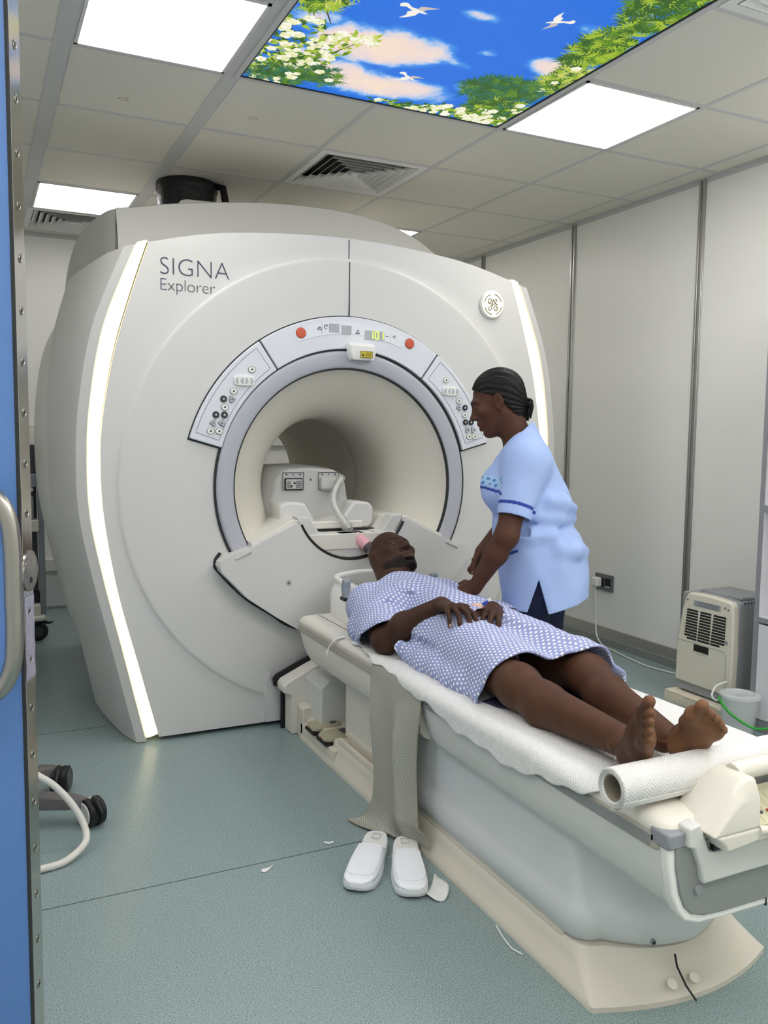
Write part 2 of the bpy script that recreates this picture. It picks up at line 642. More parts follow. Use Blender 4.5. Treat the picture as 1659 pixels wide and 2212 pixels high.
def build_mural():
    t = empty('sky_mural', (1.2, -.3, H), 'backlit ceiling mural of blue sky, clouds, white birds and blossom branches', 'ceiling mural')
    fr = MB()
    for lo, hi in (((.605, -1.21), (MX0, .60)), ((MX1, -1.21), (1.797, .60)), ((MX0, -1.21), (MX1, MY0)), ((MX0, MY1), (MX1, .60))):
        fr.box((*lo, H - .006), (*hi, H + .03))
    fr.build('frame', m_tbar, t)
    gk = MB()
    for lo, hi in (((MX0, MY0), (MX0 + .006, MY1)), ((MX1 - .006, MY0), (MX1, MY1)), ((MX0, MY1 - .006), (MX1, MY1)), ((MX0, MY0), (MX1, MY0 + .006))):
        gk.box((*lo, H - .004), (*hi, H + .03))
    gk.build('gasket', mat('dark_gasket', '#2b2d30', .7), t)
    MB().box((MX0, MY0, H), (MX1, MY1, H + .03)).build('sky_print', mural_mat(), t)

    def em(n_, c, s=.9):
        return mat(n_, '#050505', .6, emit=c, estr=s)
    greens = [em('leaf_a', '#5f8d1f'), em('leaf_b', '#a5c232'), em('leaf_c', '#33611f'), em('leaf_d', '#2f6d55'), em('leaf_e', '#cfd96a')]
    bl = [em('blossom_a', '#f5f3cf'), em('blossom_b', '#e3e6a8'), em('blossom_c', '#fffdee')]
    brn = em('branch', '#4a3a2c', .6)
    ms = greens + bl + [brn]
    Z = [H - .0008]

    def P(x, y):
        return (min(max(x, MX0 + .007), MX1 - .007), min(max(y, MY0 + .007), MY1 - .007), Z[0])

    def leaf(mb, x, y, ang, l, wd, mi):
        c, s = math.cos(ang), math.sin(ang)
        pts = [(0, 0), (.35 * l, wd), (l, 0), (.35 * l, -wd)]
        Z[0] -= 2e-8
        mb.add([P(x + a * c - b_ * s, y + a * s + b_ * c) for a, b_ in pts], [(0, 1, 2, 3)], mi)

    def flower(mb, x, y, r):
        n = 5
        a0 = random.uniform(0, 6)
        for i in range(n):
            a = a0 + 2 * PI * i / n
            px, py = x + .55 * r * math.cos(a), y + .55 * r * math.sin(a)
            Z[0] -= 2e-8
            mb.add([P(px + .52 * r * math.cos(q), py + .52 * r * math.sin(q)) for q in np.linspace(0, 2 * PI, 8, endpoint=False)], [tuple(range(8))],
                   5 + random.choice([0, 0, 1, 2, 2]))
        Z[0] -= 2e-8
        mb.add([P(x + .22 * r * math.cos(q), y + .22 * r * math.sin(q)) for q in np.linspace(0, 2 * PI, 6, endpoint=False)], [tuple(range(6))], 4)

    def twig(mb, pts, w0):
        c = cspline(np.array(pts), 14)
        d = np.gradient(c, axis=0)
        d /= np.linalg.norm(d, axis=1)[:, None]
        nrm = np.c_[-d[:, 1], d[:, 0]]
        ww = np.linspace(w0, w0 * .3, len(c))[:, None]
        Z[0] -= 1e-7
        A = c + nrm * ww
        B = c - nrm * ww
        mb.grid([[P(*p) for p in A], [P(*p) for p in B]], 8)
        return c

    def clump(mb, x, y, rx, ry, n, pal, l=.035, fl=0, fir=False):
        for _ in range(n):
            a = random.uniform(0, 2 * PI)
            r = random.uniform(0, 1) ** .6
            px, py = x + rx * r * math.cos(a), y + ry * r * math.sin(a)
            if px < MX0 or px > MX1 or py < MY0 or py > MY1:
                continue
            mi = random.choice(pal)
            if fir:
                an = random.uniform(0, 2 * PI)
                for q in np.linspace(-.9, .9, 5):
                    leaf(mb, px, py, an + q, l * random.uniform(.7, 1.2), l * .07, mi)
            else:
                leaf(mb, px, py, random.uniform(0, 2 * PI), l * random.uniform(.6, 1.3), l * random.uniform(.16, .3), mi)
        for _ in range(fl):
            a = random.uniform(0, 2 * PI)
            r = random.uniform(0, 1) ** .5
            px, py = x + rx * r * math.cos(a), y + ry * r * math.sin(a)
            if MX0 < px < MX1 and MY0 < py < MY1:
                flower(mb, px, py, random.uniform(.013, .024))
    mb = MB()
    # left corner: blossom branch (image left) and yellow-green foliage above it
    twig(mb, [(.63, .55), (.78, .40), (.86, .25), (.92, .12)], .006)
    twig(mb, [(.63, .30), (.76, .33), (.90, .36)], .005)
    twig(mb, [(.72, .46), (.83, .50), (.95, .46)], .004)
    twig(mb, [(.63, -.2), (.72, -.05), (.78, .05)], .005)
    clump(mb, .68, -.22, .12, .22, 330, [0, 1, 1, 4, 2], .05, 4, True)
    clump(mb, .70, .30, .12, .27, 260, [0, 1, 2, 4], .04, 46)
    clump(mb, .80, .38, .10, .16, 150, [0, 1, 2], .04, 26)
    clump(mb, .86, .18, .07, .10, 40, [1, 4, 0], .04, 12)
    clump(mb, .93, .10, .05, .04, 18, [1, 4], .04, 4)
    clump(mb, .90, .44, .08, .08, 70, [2, 3, 0], .045, 2, True)
    clump(mb, .75, .50, .12, .08, 120, [2, 3, 0], .045, 6, True)
    # right edge: firs and white roses
    clump(mb, 1.68, -.62, .14, .24, 320, [0, 1, 2, 2], .06, 0, True)
    clump(mb, 1.68, -.22, .09, .18, 260, [0, 2, 1], .055, 0, True)
    clump(mb, 1.72, .08, .07, .15, 160, [0, 4, 1, 2], .05, 4, True)
    clump(mb, 1.58, .25, .16, .12, 300, [3, 3, 2, 0], .06, 0, True)
    clump(mb, 1.66, .42, .13, .10, 260, [2, 3, 0, 1], .05, 8, True)
    clump(mb, 1.56, .52, .22, .055, 170, [0, 1, 2], .04, 22)
    clump(mb, 1.30, .55, .14, .025, 70, [0, 1, 2], .035, 5)
    clump(mb, 1.68, .54, .10, .05, 60, [1, 0], .04, 20)
    clump(mb, 1.2, -1.1, .6, .10, 500, [0, 1, 2, 3], .06, 30, True)
    mb.build('foliage_print', ms, t, smooth=0, fix=False)
    # white birds printed on the sky
    mw = [em('bird_light', '#f4efe6', .95), em('bird_shade', '#cfc4bd', .9)]

    def bird(x, y, s, ang):
        bd = MB()
        c, sn = math.cos(ang), math.sin(ang)
        for mi, poly in ((0, [(-.5, .02), (-.2, .10), (.15, .10), (.42, .03), (.5, -.02), (.35, -.06), (0, -.10), (-.3, -.07)]),
                         (0, [(-.5, .02), (-.3, -.07), (-.62, -.22), (-.78, -.12), (-.80, .02), (-.70, .14)]),
                         (0, [(-.12, .08), (.16, .09), (.18, .35), (.02, .62), (-.22, .86), (-.12, .5), (-.24, .3)]),
                         (1, [(-.05, -.06), (.22, -.06), (.30, -.30), (.62, -.62), (.20, -.45), (-.05, -.3)])):
            Z[0] -= 1e-6
            bd.add([P(x + s * (a * c - b_ * sn), y + s * (a * sn + b_ * c)) for a, b_ in poly], [tuple(range(len(poly)))], mi)
        bd.build('bird_print', mw, t, smooth=0, fix=False)
    bird(1.20, .30, .072, .5)
    bird(1.43, -.30, .075, 2.6)
    bird(.99, -.16, .085, .2)


build_mural()
# ------------------------------------------------------------------ the scanner
m_shell = mat('scanner_shell', '#d6d5d1', .42, spec=.4)
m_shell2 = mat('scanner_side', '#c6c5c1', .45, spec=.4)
m_cream = mat('cream_plastic', '#dfdcd3', .42, spec=.4)
m_bore = mat('bore_liner', '#d9d5c8', .5)
m_ring = mat('ring_grey', '#b4b6bd', .4)
m_panel = mat('panel_pale', '#dde0e6', .4)
m_gap = mat('dark_gasket', '#2b2d30', .7)
m_strip = mat('light_strip', '#fff6d8', .4, emit=(1, .85, .52), estr=1.6)
m_ink = mat('ink', '#4a4a55', .6)
m_black = mat('black_plastic', '#17181a', .5)
m_grey = mat('grey_plastic', '#8e9196', .45)
m_white = mat('white_plastic', '#ecebe7', .35)

XM, ZC, YFACE = 1.150, 1.03, .75
SRp = [(.0, .335), (.022, .327), (.319, .252), (.625, .176), (.919, .129), (1.134, .119), (1.312, .131), (1.56, .177), (1.79, .245), (1.99, .313), (2.05, .333)]
SLp = [(.0, .281), (.02, .277), (.401, .19), (.683, .125), (.921, .081), (1.135, .072), (1.364, .086), (1.662, .142), (1.982, .268), (2.05, .297)]
TOPp = [(.20, 1.945), (.313, 1.985), (.638, 2.056), (1.148, 2.09), (1.662, 2.056), (1.987, 1.985), (2.10, 1.945)]


def SR(z):
    return smooth1(z, SRp)


def SL(z):
    return smooth1(z, SLp)


def TOP(x):
    return smooth1(x, TOPp)


def mirror(mb):
    """mirrored copy about the scanner's middle plane"""
    m2 = MB()
    for v in mb.v:
        q = v.copy()
        q[:, 0] = 2 * XM - q[:, 0]
        m2.v.append(q)
    m2.f, m2.mi, m2.n = list(mb.f), list(mb.mi), mb.n
    return m2


def arc(cx, cz, r, a0, a1, n):
    a = np.radians(np.linspace(a0, a1, n))
    return np.c_[cx + r * np.cos(a), cz + r * np.sin(a)]


def build_scanner():
    t = empty('mri_scanner', (XM, 1.6, 0), 'large white and grey scanner with round bore, light strips and a tall hood', 'MRI scanner')
    # ---- front face: polar sheet between the opening and the outline
    zz = np.linspace(.018, 1.987, 60)
    left = np.c_[SR(zz), zz]
    xx = np.linspace(.313, 2 * XM - .313, 50)[1:-1]
    top = np.c_[xx, TOP(xx)]
    right = np.c_[2 * XM - SR(zz[::-1]), zz[::-1]]
    xb = np.linspace(2 * XM - SR(.018), SR(.018), 40)[1:-1]
    bot = np.c_[xb, np.full(len(xb), .018)]
    outl = np.vstack([left, top, right, bot])
    rel = outl - [XM, ZC]
    n = len(outl)
    rad = np.linalg.norm(rel, axis=1)
    dirs = rel / rad[:, None]
    RD = .972
    fr = np.r_[np.linspace(0, 1, 9)[:-1], 1.0]
    rows = []
    for q in np.linspace(.565, .955, 9):
        dy = -.008 * np.clip((q - .62) / .2, 0, 1)
        rows.append((q, dy))
    rows += [(.961, -.0078), (.966, -.0065), (.972, -.002), (.976, .0)]
    P = []
    for q, dy in rows:
        rr = np.minimum(q, rad - .002 * (1.0 - q))
        on = np.where(q > rad - .002, 0, dy)
        pt = np.array([XM, ZC]) + dirs * rr[:, None]
        P.append(np.c_[pt[:, 0], np.full(n, YFACE) + on, pt[:, 1]])
    for f_ in np.linspace(0, 1, 5)[1:]:
        base = np.minimum(.976, rad - .001)
        rr = base + (rad - base) * f_
        pt = np.array([XM, ZC]) + dirs * rr[:, None]
        P.append(np.c_[pt[:, 0], np.full(n, YFACE), pt[:, 1]])
    # return edge at the outline, 4 cm back
    P.append(np.c_[outl[:, 0], np.full(n, YFACE + .004), outl[:, 1]] + 0)
    P.append(np.c_[XM + rel[:, 0] * .999, np.full(n, YFACE + .05), ZC + rel[:, 1] * .999])
    face = MB().loft(P, True, False)
    fo = face.build('front_cover', m_shell, t, smooth=28)
    # seams above the opening
    sm = MB().box((1.151, YFACE - .0095, 1.755), (1.155, YFACE + .012, 1.99)).box((1.151, YFACE - .001, 1.985), (1.155, YFACE + .012, 2.085))
    sm.build('cover_seam', m_gap, t)
    # raised block and joint beside the table dock (both sides)
    for side in (0, 1):
        b = MB().prism([(.775, .02), (.845, .02), (.845, .185), (.80, .20), (.80, .235), (.775, .235)], 1, YFACE - .014, YFACE + .01)
        if side:
            b = mirror(b)
        b.build('dock_jamb', m_shell, t, bevel=.004)
        j = MB().prism([(.772, .235), (.782, .235), (.782, .40), (.772, .40)], 1, YFACE - .006, YFACE + .01)
        if side:
            j = mirror(j)
        j.build('cover_joint', m_shell, t, bevel=.003)
    # ---- light strips in their channels, edge bands, flanks
    for side in (0, 1):
        z = np.linspace(.02, 1.982, 60)
        g = MB()
        a, b_ = SL(z), SR(z)
        prof = [(0, .000), (.08, -.004), (.3, -.007), (.7, -.007), (.92, -.004), (1, .0), (1, .02), (0, .02)]
        rings = []
        for i in range(len(z)):
            zt = z[i]
            rings.append([(a[i] + .002 + (b_[i] - a[i] - .004) * u, YFACE + .006 + d, zt + u * .012) for u, d in prof])
        g.loft(rings, True, True)
        if side:
            g = mirror(g)
        g.build('light_strip', m_strip, t, smooth=60)
        # band + flank
        k = MB()
        z = np.linspace(0, 1, 44)

        def colz(ztop, zbot):
            return zbot + z * (ztop - zbot)
        cols = []
        for y, dm, dt, db, zt, zb in ((.765, 0.001, 0.001, 0.001, 1.975, .012), (.752, -.004, -.004, -.004, 1.972, .006), (.757, -.042, -.04, -.04, 1.962, .005),
                                      (.766, -.047, -.045, -.045, 1.958, .008), (.85, -.066, -.085, -.075, 1.948, .012), (1.0, -.084, -.12, -.098, 1.935, .016),
                                      (1.15, -.096, -.152, -.118, 1.922, .02), (1.30, -.102, -.175, -.128, 1.908, .024), (1.32, -.090, -.155, -.11, 1.90, .03), (1.36, -.06, -.12, -.08, 1.88, .03)):
            zc = colz(zt, zb)
            dx = smooth1(zc, [(.0, db), (.5, (db + dm) / 2), (1.1, dm), (1.5, (dm * 2 + dt) / 3), (2.0, dt)])
            cols.append(np.c_[SL(zc) + dx, np.full(len(z), y), zc])
        k.grid(cols)
        if side:
            k = mirror(k)
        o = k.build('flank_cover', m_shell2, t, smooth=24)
        # rear cover of the flank
        r = MB()
        cols = []
        for y, d, zt, zb in ((1.30, -.07, 1.84, .22), (1.34, -.088, 1.86, .20), (1.6, -.098, 1.86, .20), (1.9, -.102, 1.85, .20), (2.2, -.098, 1.83, .22), (2.45, -.06, 1.8, .25), (2.5, .02, 1.76, .28)):
            zc = zb + z * (zt - zb)
            dx = d + smooth1(z, [(0, .03), (.05, .0), (.5, 0), (.93, -.02), (1, .03)])
            cols.append(np.c_[SL(zc) + dx, np.full(len(z), y), zc])
        r.grid(cols)
        # low dark body below the rear cover
        if side:
            r = mirror(r)
        r.build('rear_flank_cover', m_shell, t, smooth=30)
    # body behind the covers: closes top, back and underside
    bd = MB()
    ring = []
    zb = np.linspace(.06, 1.93, 24)
    pl = np.r_[np.c_[SL(zb) + .012, zb], np.c_[2 * XM - SL(zb[::-1]) - .012, zb[::-1]]]
    for y, s in ((.80, .985), (2.46, .985), (2.56, .95)):
        q = np.c_[XM + (pl[:, 0] - XM) * s, np.full(len(pl), y), pl[:, 1]]
        ring.append(q)
    bd.loft(ring, True, False)
    # rear wall ring with opening
    m_ = len(pl)
    rr = ring[-1]
    an = np.arctan2(rr[:, 2] - ZC, rr[:, 0] - XM)
    inn = np.c_[XM + .44 * np.cos(an), np.full(m_, 2.56), ZC + .44 * np.sin(an)]
    bd.loft([rr, inn], True, False)
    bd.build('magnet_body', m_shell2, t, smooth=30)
    # ---- top skin from the front edge to the hood
    tp = MB()
    xs = np.linspace(.24, 2 * XM - .24, 40)
    tp.grid([np.c_[xs, np.full(40, y), np.minimum(TOP(xs), 2.2) + dz] for y, dz in ((.752, 0), (.775, .006), (1.0, .01), (1.3, .0), (1.9, -.02))])
    tp.build('top_cover', m_shell, t)
    # ---- hood
    HP = [(.295, 2.27), (.40, 2.289), (.546, 2.32), (.79, 2.357), (1.05, 2.386), (1.30, 2.394), (1.50, 2.385), (1.70, 2.35), (1.85, 2.298), (1.965, 2.232), (2.03, 2.18), (2.06, 2.12)]
    hp = cspline(HP, 60)
    front_lo = np.c_[hp[:, 0], np.full(len(hp), 1.36), np.full(len(hp), 1.90)]
    front_hi = np.c_[hp[:, 0], np.full(len(hp), 1.45), hp[:, 1]]
    hi2 = np.c_[hp[:, 0] + .004, np.full(len(hp), 1.47), hp[:, 1] + .008]
    back = np.c_[hp[:, 0], np.full(len(hp), 2.30), hp[:, 1] - .02]
    back2 = np.c_[hp[:, 0], np.full(len(hp), 2.40), hp[:, 1] - .18]
    hd = MB().grid([front_lo, front_lo * .4 + front_hi * .6 + [0, -.02, 0], front_hi, hi2, back, back2])
    hd.build('hood', m_shell, t, smooth=32)
    # hood flank, curving back on both sides
    hs = MB()
    path = [(.295, 1.449, 2.27), (.262, 1.52, 2.268), (.225, 1.65, 2.255), (.19, 1.80, 2.23), (.165, 1.95, 2.18), (.150, 2.08, 2.11), (.143, 2.2, 2.02), (.142, 2.3, 1.9)]
    path = cspline(path, 40)
    hs.grid([path - [0, 0, 0], np.c_[path[:, 0] - .006, path[:, 1], path[:, 2] * .5 + 1.86 * .5], np.c_[path[:, 0] - .004, path[:, 1], np.full(len(path), 1.84)]])
    inner = np.c_[path[:, 0] * 0 + .34, path[:, 1], path[:, 2] + .004]
    hs.grid([path, inner])
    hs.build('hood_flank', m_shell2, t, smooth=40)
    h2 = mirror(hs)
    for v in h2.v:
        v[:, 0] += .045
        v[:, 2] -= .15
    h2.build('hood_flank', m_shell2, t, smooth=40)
    # raised lid on top of the hood
    MB().prism([(.60, 2.34), (.63, 2.392), (.66, 2.40), (1.15, 2.415), (1.2, 2.36)], 1, 1.62, 2.1).build('hood_lid', m_shell, t, bevel=.01)
    # ---- opening: ring, flared bore, rear flare
    rg = MB()
    prof = [(.583, .752), (.583, .738), (.579, .732), (.570, .731), (.520, .733), (.511, .737), (.507, .75)]
    a = np.linspace(0, 2 * PI, 129)[:-1]
    # the ring stops where the bridge cover begins
    a2 = np.radians(np.linspace(-38, 218, 120))
    rings = [np.c_[XM + r * np.cos(a2), np.full(len(a2), y), ZC + r * np.sin(a2)] for r, y in prof]
    rg.loft(rings, False, False)
    rg.build('bore_ring', m_ring, t, smooth=50)
    gp = MB()
    rings = [np.c_[XM + r * np.cos(a2), np.full(len(a2), y), ZC + r * np.sin(a2)] for r, y in ((.592, .75), (.592, .7415), (.578, .7415))]
    gp.loft(rings, False, False)
    rings = [np.c_[XM + r * np.cos(a2), np.full(len(a2), y), ZC + r * np.sin(a2)] for r, y in ((.513, .7365), (.506, .7375), (.503, .752))]
    gp.loft(rings, False, False)
    gp.build('ring_gap', m_gap, t)
    bo = MB()
    prof = [(.507, .742), (.500, .758), (.468, .79), (.42, .835), (.373, .885), (.338, .935), (.316, .985), (.304, 1.05), (.300, 1.15), (.300, 1.3), (.3005, 1.302), (.3005, 2.05), (.300, 2.052), (.300, 2.30),
            (.306, 2.36), (.33, 2.42), (.38, 2.49), (.43, 2.55), (.44, 2.565)]
    bo.loft([np.c_[XM + r * np.cos(a), np.full(len(a), y), ZC + r * np.sin(a)] for r, y in prof], True, False)
    bo.build('bore_tube', m_bore, t, smooth=40)
    for y in (1.32, 2.05):
        jl = MB()
        jl.loft([np.c_[XM + r * np.cos(a), np.full(len(a), yy), ZC + r * np.sin(a)] for r, yy in ((.2992, y), (.2992, y + .004))], True, False)
        jl.build('bore_joint', m_grey, t)
    # rear lamp/camera housing hanging in the bore roof
    MB().box((1.02, 1.9, ZC + .262), (1.28, 2.08, ZC + .30)).build('bore_light_housing', m_grey, t, bevel=.006)
    MB().tube([(.955, 1.88, ZC + .225), (.985, 2.06, ZC + .235)], .02, 12).build('bore_camera', m_black, t)
    MB().box((1.0, 1.86, ZC + .275), (1.32, 1.885, ZC + .30)).build('bore_light_lip', m_white, t, bevel=.004)

    # ---- console arc above the opening
    def arcplate(a0, a1, r0, r1, y0, y1, na=40, gap=.0035):
        ga0, ga1 = gap / r1, gap / r0
        aa = np.radians(np.linspace(a0, a1, na))
        out = np.c_[XM + .008 + r1 * np.cos(aa), ZC + r1 * np.sin(aa)]
        inn = np.c_[XM + .008 + r0 * np.cos(aa[::-1]), ZC + r0 * np.sin(aa[::-1])]
        return np.vstack([out, inn])
    back = MB().prism(arcplate(15.0, 164.4, .588, .733, 0, 0, 90), 1, .744, .752)
    back.build('console_gap', m_gap, t)
    plates = []
    for a0, a1, r0 in ((15.6, 53.7, .592), (54.3, 123.7, .592), (124.3, 163.8, .592)):
        po = MB().prism(arcplate(a0, a1, r0, .728, 0, 0, 60), 1, .730, .752).build('console_panel', m_panel, t, bevel=.004, seg=3)
        plates.append(po)
    # fine engraved outline on the side panels
    for i, (a0, a1) in ((0, (18.0, 51.6)), (2, (126.4, 161.4))):
        ol = MB()
        pp = arcplate(a0, a1, .612, .712, 0, 0, 40)
        q = np.c_[pp[:, 0], np.full(len(pp), .7296), pp[:, 1]]
        ol.tube(q, .0012, 6, close=True)
        ol.build('panel_groove', m_grey, plates[i])

    def front(px, pz, y=.7295):
        return (px, y, pz)
    # buttons, read off the photograph
    def oval(p, x, z, rx, rz, h, m_o, m_i, nm='push_button', icon=True):
        a_ = np.linspace(0, 2 * PI, 28, endpoint=False)
        ring = lambda s, y: np.c_[x + rx * s * np.cos(a_), np.full(28, y), z + rz * s * np.sin(a_)]
        ob = MB().loft([ring(1.12, .7305), ring(1.12, .729 - h * .3), ring(1.0, .729 - h * .3), ring(.96, .729 - h), ring(.6, .729 - h * 1.05)], True, True)
        o_ = ob.build(nm, m_o, p, smooth=50)
        rim = MB()
        rim.tube(ring(1.12, .729 - h * .35), .0011, 6, close=True)
        rim.build('button_rim', m_grey, o_)
        if icon:
            ic = MB()
            ic.loft([ring(.34, .729 - h * 1.1), ring(.34, .729 - h * 1.2)], True, True)
            ic.tube([(x, .729 - h * 1.15, z + .15 * rz), (x, .729 - h * 1.15, z + .5 * rz)], .0008, 6)
            ic.build('button_mark', m_i, o_)
        return o_

    def trib(p, x, z, s, d, m_o):
        """rounded triangular button pointing left (d=-1) or right"""
        pts = []
        for cx_, cz_, a0, a1 in ((-d * .35, .62, 30, 180), (-d * .35, -.62, 180, 330), (d * .55, 0, -60, 60)):
            aa = np.linspace(a0, a1, 7) if d > 0 else np.linspace(180 - a1, 180 - a0, 7)[::-1] * 1.0
            for q in aa:
                pts.append((cx_ + .3 * math.cos(R(q)), cz_ + .3 * math.sin(R(q))))
        c_ = np.array(pts)
        ang = np.argsort(np.arctan2(c_[:, 1], c_[:, 0]))
        c_ = c_[ang] * s
        o_ = MB().prism([(x + u, z + v) for u, v in c_], 1, .7235, .7305).build('arrow_button', m_o, p, bevel=.0015)
        rim = MB()
        rim.tube(np.c_[x + c_[:, 0] * 1.06, np.full(len(c_), .7268), z + c_[:, 1] * 1.06], .0011, 6, close=True)
        rim.build('button_rim', m_ink, o_)
        mk = MB().box((x - .3 * s, .7228, z - .16 * s), (x + .3 * s, .7236, z + .16 * s))
        mk.build('button_mark', m_ink, o_)
        return o_
    bw = mat('button_white', '#f1f0e6', .35)
    bg = mat('button_grey', '#b9bbbf', .4)
    bk = mat('button_black', '#2a2c30', .35)
    wm = mat('mark_white', '#c9cbd0', .5)
    for i, sg in ((2, 1), (0, -1)):
        p = plates[i]
        if sg > 0:
            B = [(.715, 1.515), (.611, 1.425), (.597, 1.392), (.632, 1.392), (.602, 1.359), (.565, 1.328), (.600, 1.328), (.553, 1.295), (.588, 1.295), (.543, 1.262), (.578, 1.262)]
            B[1] = (.639, 1.425)
            bar = (.682, 1.468)
        else:
            B = [(1.631, 1.508), (1.700, 1.415), (1.734, 1.385), (1.700, 1.385), (1.734, 1.352), (1.738, 1.318), (1.768, 1.318), (1.750, 1.284), (1.782, 1.284), (1.760, 1.252), (1.790, 1.252)]
            bar = (1.655, 1.458)
        oval(p, *B[0], .0135, .0115, .004, bw, m_ink)
        oval(p, *B[1], .0135, .0115, .004, bw, m_ink)
        oval(p, *B[2], .0125, .0125, .004, bk, wm)
        trib(p, *B[3], .0145, sg, bg)
        oval(p, *B[4], .0135, .0115, .004, bw, m_ink)
        oval(p, *B[5], .0125, .0125, .004, bk, wm)
        oval(p, *B[6], .0125, .0125, .004, bk, wm)
        trib(p, *B[7], .0145, -sg, bg)
        trib(p, *B[8], .0145, -sg, bg)
        oval(p, *B[9], .0135, .0115, .004, bw, m_ink)
        oval(p, *B[10], .0135, .0115, .004, bw, m_ink)
        # four-way bar
        bx, bz = bar
        rr_ = MB().prism([(bx + .043 * np.sign(math.cos(q)) * abs(math.cos(q)) ** .5, bz + .021 * np.sign(math.sin(q)) * abs(math.sin(q)) ** .5) for q in np.linspace(0, 2 * PI, 32, endpoint=False)], 1, .720, .7305)
        bo_ = rr_.build('button_bar', m_white, p, bevel=.003)
        for dx, s_ in ((-.031, -1), (-.010, -1), (.010, 1), (.031, 1)):
            q = [(bx + dx - s_ * .006, bz - .013), (bx + dx + s_ * .002, bz - .011), (bx + dx + s_ * .007, bz), (bx + dx + s_ * .002, bz + .011), (bx + dx - s_ * .006, bz + .013)]
            MB().prism(q, 1, .7175, .721).build('arrow_button', bg, bo_, bevel=.001)
    # ---- centre panel: stop buttons, display window, laser housing
    cp = plates[1]
    rd = mat('button_red', '#cf5a3c', .45)
    for x, z in ((.928, 1.676), (1.441, 1.661)):
        o_ = MB().lathe([(.0215, 0), (.0215, .003), (.019, .005), (.010, .0058)], (x, .7305, z), (0, -1, 0), 32).build('stop_button', rd, cp, smooth=30)
        MB().tube(np.c_[x + .0215 * np.cos(a), np.full(128, .7288), z + .0215 * np.sin(a)], .0015, 6, close=True).build('button_rim', mat('rim_brown', '#8a4a34', .5), o_)
    dw = arcplate(68.5, 111.8, .655, .706, 0, 0, 50)
    dsp = MB().prism(dw, 1, .7285, .731).build('display_window', mat('display_pale', '#e4e7ec', .25), cp)
    seg_off = mat('segment_off', '#b3b6ba', .4)
    seg_on = mat('segment_on', '#b7d83a', .4, emit='#d5f53a', estr=1.3)

    def patch(x0, z0, x1, z1, tilt=0):
        return MB().box((x0, .7270, z0), (x1, .7288, z1))
    for (x0, x1, z0, z1) in ((1.055, 1.101, 1.688, 1.724), (1.112, 1.158, 1.683, 1.720), (1.222, 1.314, 1.668, 1.705)):
        p_ = patch(x0, z0, x1, z1).build('digit_window', seg_off, dsp)
        gl = MB()
        nd = 2 if x1 - x0 < .06 else 4
        for kx in range(nd):
            cx_ = x0 + (kx + .5) * (x1 - x0) / nd
            dv = (x1 - x0) / nd * .30
            for (sx, sz, wx, wz) in ((-dv, .008, .0008, .006), (dv, .008, .0008, .006), (-dv, -.008, .0008, .006), (dv, -.008, .0008, .006), (0, .0155, dv * .8, .0008), (0, 0, dv * .8, .0008), (0, -.0155, dv * .8, .0008)):
                gl.box((cx_ + sx - wx, .7266, (z0 + z1) / 2 + sz - wz), (cx_ + sx + wx, .7272, (z0 + z1) / 2 + sz + wz))
        gl.build('dark_segment', mat('segment_dim', '#9fa3a8', .4), p_)
    lit = MB()
    zc = 1.6865

    def seg(cx_, which, hw=.0075, hh=.0155):
        S = {'a': (0, hh, hw, .0018), 'd': (0, -hh, hw, .0018), 'b': (hw, hh / 2, .0018, hh / 2), 'c': (hw, -hh / 2, .0018, hh / 2),
             'e': (-hw, -hh / 2, .0018, hh / 2), 'f': (-hw, hh / 2, .0018, hh / 2), 'g': (0, 0, hw, .0018)}
        for q in which:
            sx, sz, wx, wz = S[q]
            lit.box((cx_ + sx - wx, .7258, zc + sz - wz + .0002), (cx_ + sx + wx, .7268, zc + sz + wz - .0002))
    seg(1.252, 'bc')
    seg(1.2785, 'abcdef')
    seg(1.3015, 'bc')
    lit.build('lit_digits', seg_on, dsp)
    # small printed symbols: coil, clock, bed, unit, hand, lines
    def sym(nm, f):
        f(MB()).build(nm, m_ink, dsp)
    sym('coil_symbol', lambda q: q.tube([(1.003, .7284, 1.693), (1.006, .7284, 1.703), (1.012, .7284, 1.706), (1.018, .7284, 1.703), (1.020, .7284, 1.693)], .0016, 6).tube([(1.007, .7284, 1.693), (1.011, .7284, 1.699), (1.016, .7284, 1.693)], .0012, 6))
    sym('clock_symbol', lambda q: q.tube(np.c_[1.0405 + .008 * np.cos(a[:110]), np.full(110, .7284), 1.709 + .0095 * np.sin(a[:110])], .0014, 6).tube([(1.0405, .7284, 1.716), (1.0405, .7284, 1.709), (1.035, .7284, 1.709)], .001, 6))
    sym('bed_symbol', lambda q: q.box((1.177, .7281, 1.688), (1.198, .7288, 1.692)).box((1.180, .7281, 1.694), (1.196, .7288, 1.696)).box((1.182, .7281, 1.699), (1.187, .7288, 1.704)).box((1.189, .7281, 1.699), (1.194, .7288, 1.704)))
    sym('unit_print', lambda q: q.box((1.322, .7281, 1.684), (1.335, .7288, 1.687)))
    sym('hand_symbol', lambda q: q.tube([(1.358, .7284, 1.683), (1.364, .7284, 1.690), (1.372, .7284, 1.690)], .0018, 6).tube([(1.362, .7284, 1.680), (1.370, .7284, 1.684)], .0016, 6))
    sym('divider_line', lambda q: q.box((1.0225, .7283, 1.678), (1.0235, .7288, 1.726)))
    sym('divider_line', lambda q: q.box((1.347, .7283, 1.652), (1.348, .7288, 1.706)))
    # laser housing
    lh = MB()
    secs = []
    for z, x0, x1, y in ((1.648, 1.142, 1.250, .727), (1.644, 1.140, 1.252, .700), (1.632, 1.138, 1.254, .684), (1.60, 1.137, 1.256, .684), (1.575, 1.150, 1.250, .690)):
        secs.append([(x0, .731, z), (x0, y + .006, z), (x0 + .006, y, z), (x1 - .006, y, z), (x1, y + .006, z), (x1, .731, z)])
    lh.loft(secs, True, True)
